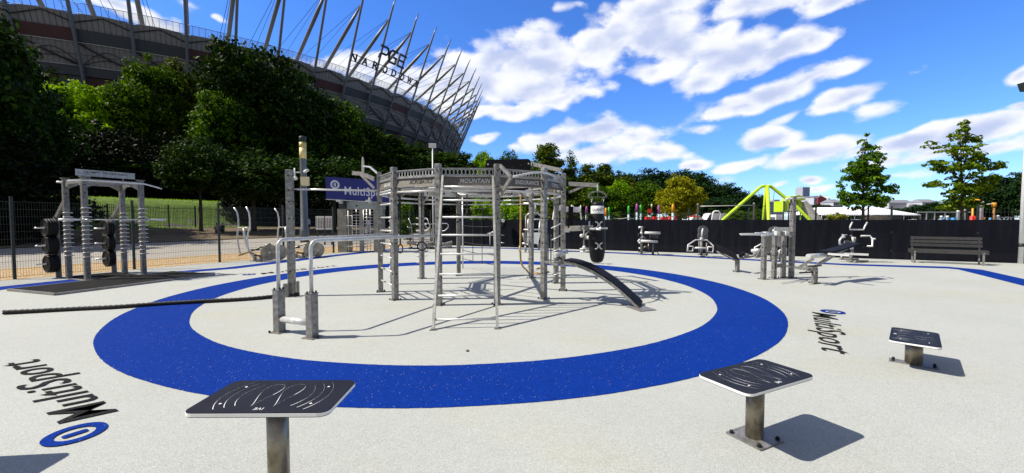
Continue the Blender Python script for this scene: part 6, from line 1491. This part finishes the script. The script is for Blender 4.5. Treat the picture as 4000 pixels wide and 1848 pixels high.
# grass tufts on the lit bank
rg = np.random.default_rng(5); n = 26000; tt = rg.uniform(-34, 40, n); ss = rg.uniform(36, 54, n)
P_ = np.array([(F0.x+U2.x*a+N2.x*b, F0.y+U2.y*a+N2.y*b) for a, b in zip(tt, ss)]); Z = np.array([hz(x, y) for x, y in P_])
hgt = rg.uniform(.08, .22, n); an = rg.uniform(0, 6.28, n); w_ = .05
V = np.stack([np.stack([P_[:,0]-np.cos(an)*w_, P_[:,1]-np.sin(an)*w_, Z], 1), np.stack([P_[:,0]+np.cos(an)*w_, P_[:,1]+np.sin(an)*w_, Z], 1), np.stack([P_[:,0]+rg.normal(0,.06,n), P_[:,1]+rg.normal(0,.06,n), Z+hgt], 1)], 1).reshape(-1, 3)
me = bpy.data.meshes.new('grass'); me.vertices.add(3*n); me.vertices.foreach_set('co', V.ravel()); me.loops.add(3*n); me.loops.foreach_set('vertex_index', np.arange(3*n)); me.polygons.add(n); me.polygons.foreach_set('loop_start', np.arange(0,3*n,3)); me.polygons.foreach_set('loop_total', np.full(n,3)); me.update(calc_edges=True)
me.materials.append(leafmat('grass_blades', (.08,.17,.006), (.17,.34,.010), (.28,.46,.02), .35)); tag(link('grass', me, None, None), 'bright green grass on the sloping bank', 'grass', kind='stuff')

# ================================================================== people
M_skin = simple('skin', (.38,.22,.15), .6, 0, .08); M_shirt = simple('white_shirt', (.72,.73,.78), .8, 0, .05); M_trou = simple('beige_trousers', (.30,.27,.22), .8, 0, .1); M_dtr = simple('dark_trousers', (.03,.035,.05), .8, 0, .1); M_hair = simple('dark_hair', (.03,.02,.015), .7, 0, .1)
def person(x, y, z, face, label, trou, seated=False, raise_arm=False, h=1.72, shirt=None):
    r_ = thing('person', (x, y, z), label, 'person', 'people beyond the fence'); r_.rotation_euler = (0,0,face); k = h/1.72
    J = {}; V_ = []; E_ = []; RD_ = []
    def v(p, r, par=None):
        V_.append(tuple(c*k for c in p)); RD_.append(r*k)
        if par is not None: E_.append((par, len(V_)-1))
        return len(V_)-1
    hipz = .92 if not seated else .22
    pel = v((0,0,hipz), .14); wa = v((0,0,hipz+.18), .125, pel); ch = v((0,.0,hipz+.42), .15, wa); nk = v((0,0,hipz+.58), .055, ch); hb = v((0,-.01,hipz+.66), .075, nk); hd_ = v((0,-.015,hipz+.76), .088, hb); v((0,-.01,hipz+.82), .06, hd_)
    for s_ in (-1, 1):
        sh = v((s_*.17,0,hipz+.50), .062, ch)
        if raise_arm and s_ > 0: el_ = v((s_*.36,-.05,hipz+.60), .043, sh); wr = v((s_*.22,-.12,hipz+.74), .03, el_); dd = (-.02,-.02,.03)
        elif seated: el_ = v((s_*.24,-.10,hipz+.26), .043, sh); wr = v((s_*.14,-.32,hipz+.28), .03, el_); dd = (-.01,-.04,0)
        else: el_ = v((s_*.23,.03,hipz+.24), .043, sh); wr = v((s_*.24,-.04,hipz+.0), .03, el_); dd = (0,-.01,-.04)
        w0 = V_[wr]; w0 = tuple(c/k for c in w0); pm = v(tuple(w0[i]+dd[i] for i in range(3)), .030, wr)
        for f_ in range(4): 
            o_ = (f_-1.5)*.017; b0 = tuple(w0[i]+dd[i]*1.9+(0,o_,0)[i] for i in range(3)); f1 = v(b0, .0085, pm); v(tuple(b0[i]+dd[i]*(.8+.2*(f_ in (1,2))) for i in range(3)), .007, f1)
        v((w0[0]-s_*.01, w0[1]-.035, w0[2]+dd[2]*1.2), .009, pm)
        hp = v((s_*.09,0,hipz-.06), .095, pel)
        if seated: kn = v((s_*.14,-.40,.42), .062, hp); ak = v((s_*.14,-.62,.08), .042, kn); v((s_*.14,-.76,.04), .035, ak)
        else: kn = v((s_*.11,-.03,.48), .062, hp); ak = v((s_*.12,.02,.09), .042, kn); v((s_*.13,-.14,.035), .036, ak)
    me = bpy.data.meshes.new('body'); me.from_pydata(V_, E_, []); me.update(); o_ = bpy.data.objects.new('body', me); S.collection.objects.link(o_)
    sm = o_.modifiers.new('s', 'SKIN'); sm.use_smooth_shade = True
    for i, sv in enumerate(me.skin_vertices[0].data): sv.radius = (RD_[i], RD_[i]); sv.use_root = (i == 0)
    su = o_.modifiers.new('d', 'SUBSURF'); su.levels = su.render_levels = 1
    dg = bpy.context.evaluated_depsgraph_get(); m2_ = bpy.data.meshes.new_from_object(o_.evaluated_get(dg)); bpy.data.objects.remove(o_)
    m2_.materials.clear(); m2_.materials.append(M_skin); link('body', m2_, None, r_)
    def shell(name, mt, test, grow):
        vs = [x.co+x.normal*grow for x in m2_.vertices]; fs = [tuple(p.vertices) for p in m2_.polygons if test(p.center/k)]
        used = sorted({i for f in fs for i in f}); mp_ = {a: b for b, a in enumerate(used)}; mb = MB(); mb.add([vs[i] for i in used], [tuple(mp_[i] for i in f) for f in fs], True)
        if fs: link(name, mb.mesh(name), mt, r_)
    shell('shirt', shirt or M_shirt, lambda c: hipz-.02 < c.z < hipz+.57 and (abs(c.x) < .24 or c.z > hipz+.3), .012)
    if seated: shell('trousers', trou, lambda c: c.z < hipz+.02 and c.y > -.45 or (c.z < .5 and -.62 < c.y < -.1), .012)
    else: shell('trousers', trou, lambda c: .12 < c.z < hipz+.02 and abs(c.x) < .2, .014)
    shell('hair', M_hair, lambda c: c.z > hipz+.77 or (c.z > hipz+.68 and c.y > .02), .012)
    mb = MB()
    for s_ in (-1, 1): mb.lathe(Vector((s_*.03, -.095, hipz+.75))*k, [(.003,0),(.010,.006),(.003,.012)], 6)
    mb.box(Vector((0,-.10,hipz+.69))*k, (.045*k,.012,.008)); mb.build('face_features', M_hair, r_, off=(0,0,0))
    mb = MB(); mb.prism([(-.012,0),(.012,0),(0,.045)], Vector((0,-.105,hipz+.71))*k, (1,0,0), UPZ, (0,1,0), .03); mb.build('nose', M_skin, r_, off=(0,0,0))
    return r_
def pgr(px, Y): q = A(px, 900, Y); return q.x, Y, hz(q.x, Y)
person(*pgr(1551, 56), .3, 'person in a white shirt and dark trousers standing left of the other', M_dtr)
person(*pgr(1577, 55), -.6, 'person in white shirt and beige trousers with one hand raised to the head', M_trou, raise_arm=True)
person(*pgr(1438, 48), .5, 'person in white cap and light clothes seen through the turnstile', M_trou)
person(*pgr(1363, 50), .2, 'person in pale shirt seen through the turnstile rotor', M_dtr)
person(*pgr(1204, 47), .8, 'person in light shirt half hidden behind the lamp column', M_dtr)
person(*pgr(848, 40), .7, 'person sitting on the ground by the railing, left one', M_dtr, seated=True, shirt=M_trou)
person(*pgr(870, 41), -.2, 'person sitting on the ground by the railing, right one', M_dtr, seated=True, shirt=M_dtr)

# ================================================================== stadium
SC, SROT, SA, SB, HR = Vector((-169.1, 240.4)), .239, 140.0, 157.0, 52.8
stad = thing('stadium', (SC.x, SC.y, 0), 'huge oval stadium with leaning masts and translucent facade', 'stadium')
def EP(th):      # rim point and outward normal
    u, v_ = SA*math.cos(th), SB*math.sin(th); c, s = math.cos(SROT), math.sin(SROT)
    nu, nv = math.cos(th)/SA, math.sin(th)/SB; L = math.hypot(nu, nv); nu /= L; nv /= L
    return Vector((SC.x+u*c-v_*s, SC.y+u*s+v_*c)), Vector((nu*c-nv*s, nu*s+nv*c))
ths = np.linspace(0, 2*math.pi, 7201); PT = np.array([EP(t_)[0] for t_ in ths]); seg = np.linalg.norm(np.diff(PT, axis=0), axis=1); cum = np.r_[0, np.cumsum(seg)]
NB = round(cum[-1]/10.9); q = A(1456, 304, 2.944*51.2); i0 = int(np.argmin(np.hypot(PT[:,0]-q.x, PT[:,1]-q.y))); s_0 = cum[i0]
def TH(b): return float(np.interp((s_0+b*cum[-1]/NB) % cum[-1], cum, ths))     # bay index -> angle, b=0 at the reference mast
LEAN = .42
def SP(b, dz, inset=.0):     # point on facade: dz below/above the rim
    p, n_ = EP(TH(b)); o_ = dz*LEAN-inset; return Vector((p.x+n_.x*o_, p.y+n_.y*o_, HR+dz))
VIS = range(-22, 14); SUBN = 6
def netmat(name, col, gap, scl):
    m, t, b = newmat(name); n = tex(t, 'noise', 3, 5, .7); t.links.new(ramp(t, n, [(.3, tuple(c*.8 for c in col)), (.7, tuple(c*1.15 for c in col))]), b.inputs['Base Color']); b.inputs['Roughness'].default_value = .6; b.inputs['Metallic'].default_value = .2
    if gap: b.inputs['Alpha'].default_value = 1-gap
    return m
M_net = netmat('expanded_metal', (.25,.25,.265), 0, 1); M_rail = netmat('rail_mesh', (.42,.45,.5), .72, 1)
M_beam = simple('grey_ring_beam', (.045,.055,.068), .6, .1, .1, .3); M_dred = simple('dark_red_beam', (.060,.02,.022), .6, 0, .15, .3); M_sdark = simple('stadium_dark', (.016,.016,.02), .8, 0, .3, .2); M_slat = simple('facade_lattice', (.035,.035,.032), .6, .2, .1, .5)
M_mast = simple('mast_grey', (.15,.175,.21), .4, .3, .08, .3); M_strut = simple('rear_mast', (.17,.165,.155), .45, .3, .08, .3); M_sclad = simple('cladding_grey', (.06,.065,.075), .6, .1, .12, .3); M_sred = simple('cladding_red', (.055,.018,.022), .6, 0, .15, .3)
rs = random.Random(3)
def strip(name, b0, b1, z0, z1, mt, parent, inset=.6, sub=SUBN, arch=0):
    mb = MB(); n = max(1, int((b1-b0)*sub)); vs = []
    for i in range(n+1):
        b = b0+(b1-b0)*i/n; u = i/n; vs += [SP(b, z0, inset), SP(b, z1+arch*math.sin(math.pi*u), inset)]
    mb.add(vs, [(2*i, 2*i+2, 2*i+3, 2*i+1) for i in range(n)]); return mb.build(name, mt, parent)
for b in VIS:
    strip('upper_membrane', b, b+1, -5.4, -2.2, M_net, stad, .9, arch=.5)
    strip('ring_beam', b, b+1, -7.9, -5.3, M_dred if b % 3 == 1 else M_beam, stad, .45)
    mb = MB(); mb.path([SP(b+i/4, -8.1, .35) for i in range(5)], .09, 4); mb.build('light_pipe', M_bright, stad)
    mb = MB(); mb.path([SP(b+i/4, -13.1, .35) for i in range(5)], .07, 4); mb.build('light_pipe', M_bright, stad)
    strip('lower_membrane', b, b+1, -13.4, -7.8, M_net, stad, 1.1)
    strip('lower_beam', b, b+1, -15.3, -13.2, M_beam, stad, .5)
    # steel lattice in front of the membranes: arcs, verticals, diagonals
    mb = MB()
    for (za, zc_, amp) in ((-13.1,-13.1,3.6),(-13.1,-13.1,1.8),(-8.2,-8.2,-.0)):
        if amp: mb.path([SP(b+i/10, za+amp*math.sin(math.pi*i/10), .55) for i in range(11)], .10, 4)
    mb.path([SP(b, -8.3, .5), SP(b+.5, -11.0, .5), SP(b+1, -13.2, .5)], .22, 4)
    for i in range(1, 10): 
        u = b+i/10; mb.path([SP(u, -13.2, .8), SP(u, -8, .8)], .035, 3); mb.path([SP(u, -5.3, .8), SP(u, -2.2, .8)], .035, 3)
    mb.path([SP(b, -10.6, .7), SP(b+1, -10.6, .7)], .05, 3); mb.path([SP(b, -4.0, .6), SP(b+.5, -2.3, .6), SP(b+1, -4.0, .6)], .14, 4)
    mb.build('lattice', M_slat, stad)
    # top railing
    rl = strip('top_railing', b, b+1, -2.2, 0, M_rail, stad, .2)
    mb = MB(); mb.path([SP(b+i/4, 0, .2) for i in range(5)], .07, 4); mb.path([SP(b+i/4, -2.15, .2) for i in range(5)], .09, 4)
    for i in range(8): mb.path([SP(b+i/8, -2.2, .2), SP(b+i/8, 0, .2)], .05 if i else .12, 3)
    mb.build('rail_posts', M_mast, rl)
    # cladding rows
    for r_i in range(5):
        for c_i in range(2):
            mt = rs.choice([M_sdark, M_sdark, M_sdark, M_sred, M_sclad]); z0 = -15.3-4.2*(r_i+1); strip('cladding_panel', b+c_i*.5, b+c_i*.5+.5-.01, z0+.1, z0+4.2, mt, stad, 1.3+.15*(r_i % 2), 4)
    mb = MB(); mb.path([SP(b+.5, -8, 2.0), SP(b+.5, -38, 4)], .55, 5); mb.build('inner_column', M_sdark, stad)
strip('inner_wall', -24, 15, -51, -2.5, M_sdark, stad, 4.5, 4)
# roof ring behind the rim
mb = MB(); vs = []
for i in range(241):
    b = -24+39*i/240; vs += [SP(b, -2.3, .9), SP(b, -1.0, 24)]
mb.add(vs, [(2*i, 2*i+2, 2*i+3, 2*i+1) for i in range(240)]); mb.build('roof_membrane', M_net, stad)
DIR = {}
for b in range(-21, 15):
    foot, tipj, tip = SP(b, -36, -.5), SP(b, 19.5, -.5), SP(b, 25.0, -.9)
    mb = MB(); mb.path([foot, SP(b, 0, -.5), tipj, SP(b, 22.5, -.55), tip], .36, 9, True, [.36,.40,.36,.30,.10]); ms = mb.build('mast', M_mast, stad)
    p, n_ = EP(TH(b)); rear = Vector((p.x-n_.x*19, p.y-n_.y*19, HR-1.2)); tj = SP(b, 18.6, -.2)
    mb = MB(); mb.path([rear, rear.lerp(tj, .25), rear.lerp(tj, .75), tj], .5, 9, True, [.5,.58,.58,.25]); mb.build('rear_strut', M_strut, stad)
    mb = MB(); far = Vector((p.x-n_.x*95, p.y-n_.y*95, HR-6)); mb.path([SP(b, 18.9, -.3), far], .075, 4); mb.path([SP(b, 18.9, -.3), Vector((p.x-n_.x*60, p.y-n_.y*60, HR-8))], .06, 4); mb.build('cable', M_fence, ms)
# letters between the masts (bays -1 .. 2)
M_let = simple('black_letters', (.012,.013,.02), .5, 0, .1)
sgn2 = [SP(-1, 3.6, -1.0), SP(2, 3.6, -1.0)]
ls = thing('stadium_sign', tuple(sgn2[0]), 'black PGE NARODOWY letters mounted between the stadium masts', 'sign')
for dz in (2.2, 4.2):
    mb = MB(); mb.path([SP(-1+3*i/12, dz, -1.0) for i in range(13)], .13, 5); mb.build('letter_rail', M_let, ls)
def letter_at(b, dz, ch, capw, caph):
    a_, c_ = SP(b-.05, dz, -1.1), SP(b+.05, dz, -1.1); ex = (c_-a_).normalized(); up_ = (SP(b, dz+1, -1.1)-SP(b, dz, -1.1)).normalized(); up_ = (up_-ex*up_.dot(ex)).normalized()
    fit_text(ch, SP(b, dz, -1.1), ex, up_, capw, caph, .12, .03).build('letter', M_let, ls); return ex, up_
for i, ch in enumerate('NARODOWY'): letter_at(-.93+i*(2.80/7), 3.2, ch, 2.3 if ch != 'W' else 2.9, 2.5)
# big stylised letters
def big(b0, polyl, r=.50):
    for pts in polyl:
        mb = MB(); 
        P3 = [SP(b0+x*.86/10.9, 5.7+y*.86, -1.15) for x, y in pts]
        for p_, q_ in zip(P3, P3[1:]): 
            d_ = (q_-p_).normalized()*.2; mb.bar(p_-d_, q_+d_, .5, .62)
        mb.build('big_letter', M_let, ls)
big(-.10, [[(0,4.9),(3.2,4.9),(4.0,4.3),(4.2,3.4),(3.9,2.7),(3.2,2.3),(1.2,2.3),(.4,1.7),(.2,.6)]])
big(.28, [[(4.0,4.9),(1.2,4.9),(.4,4.3),(.1,3.4),(.1,1.9),(.5,1.0),(1.3,.5),(4.0,.5),(4.0,2.6),(2.4,2.6)]])
big(.68, [[(4.0,4.9),(.3,4.9),(.3,.5),(4.0,.5)],[(.3,2.7),(3.4,2.7)]])
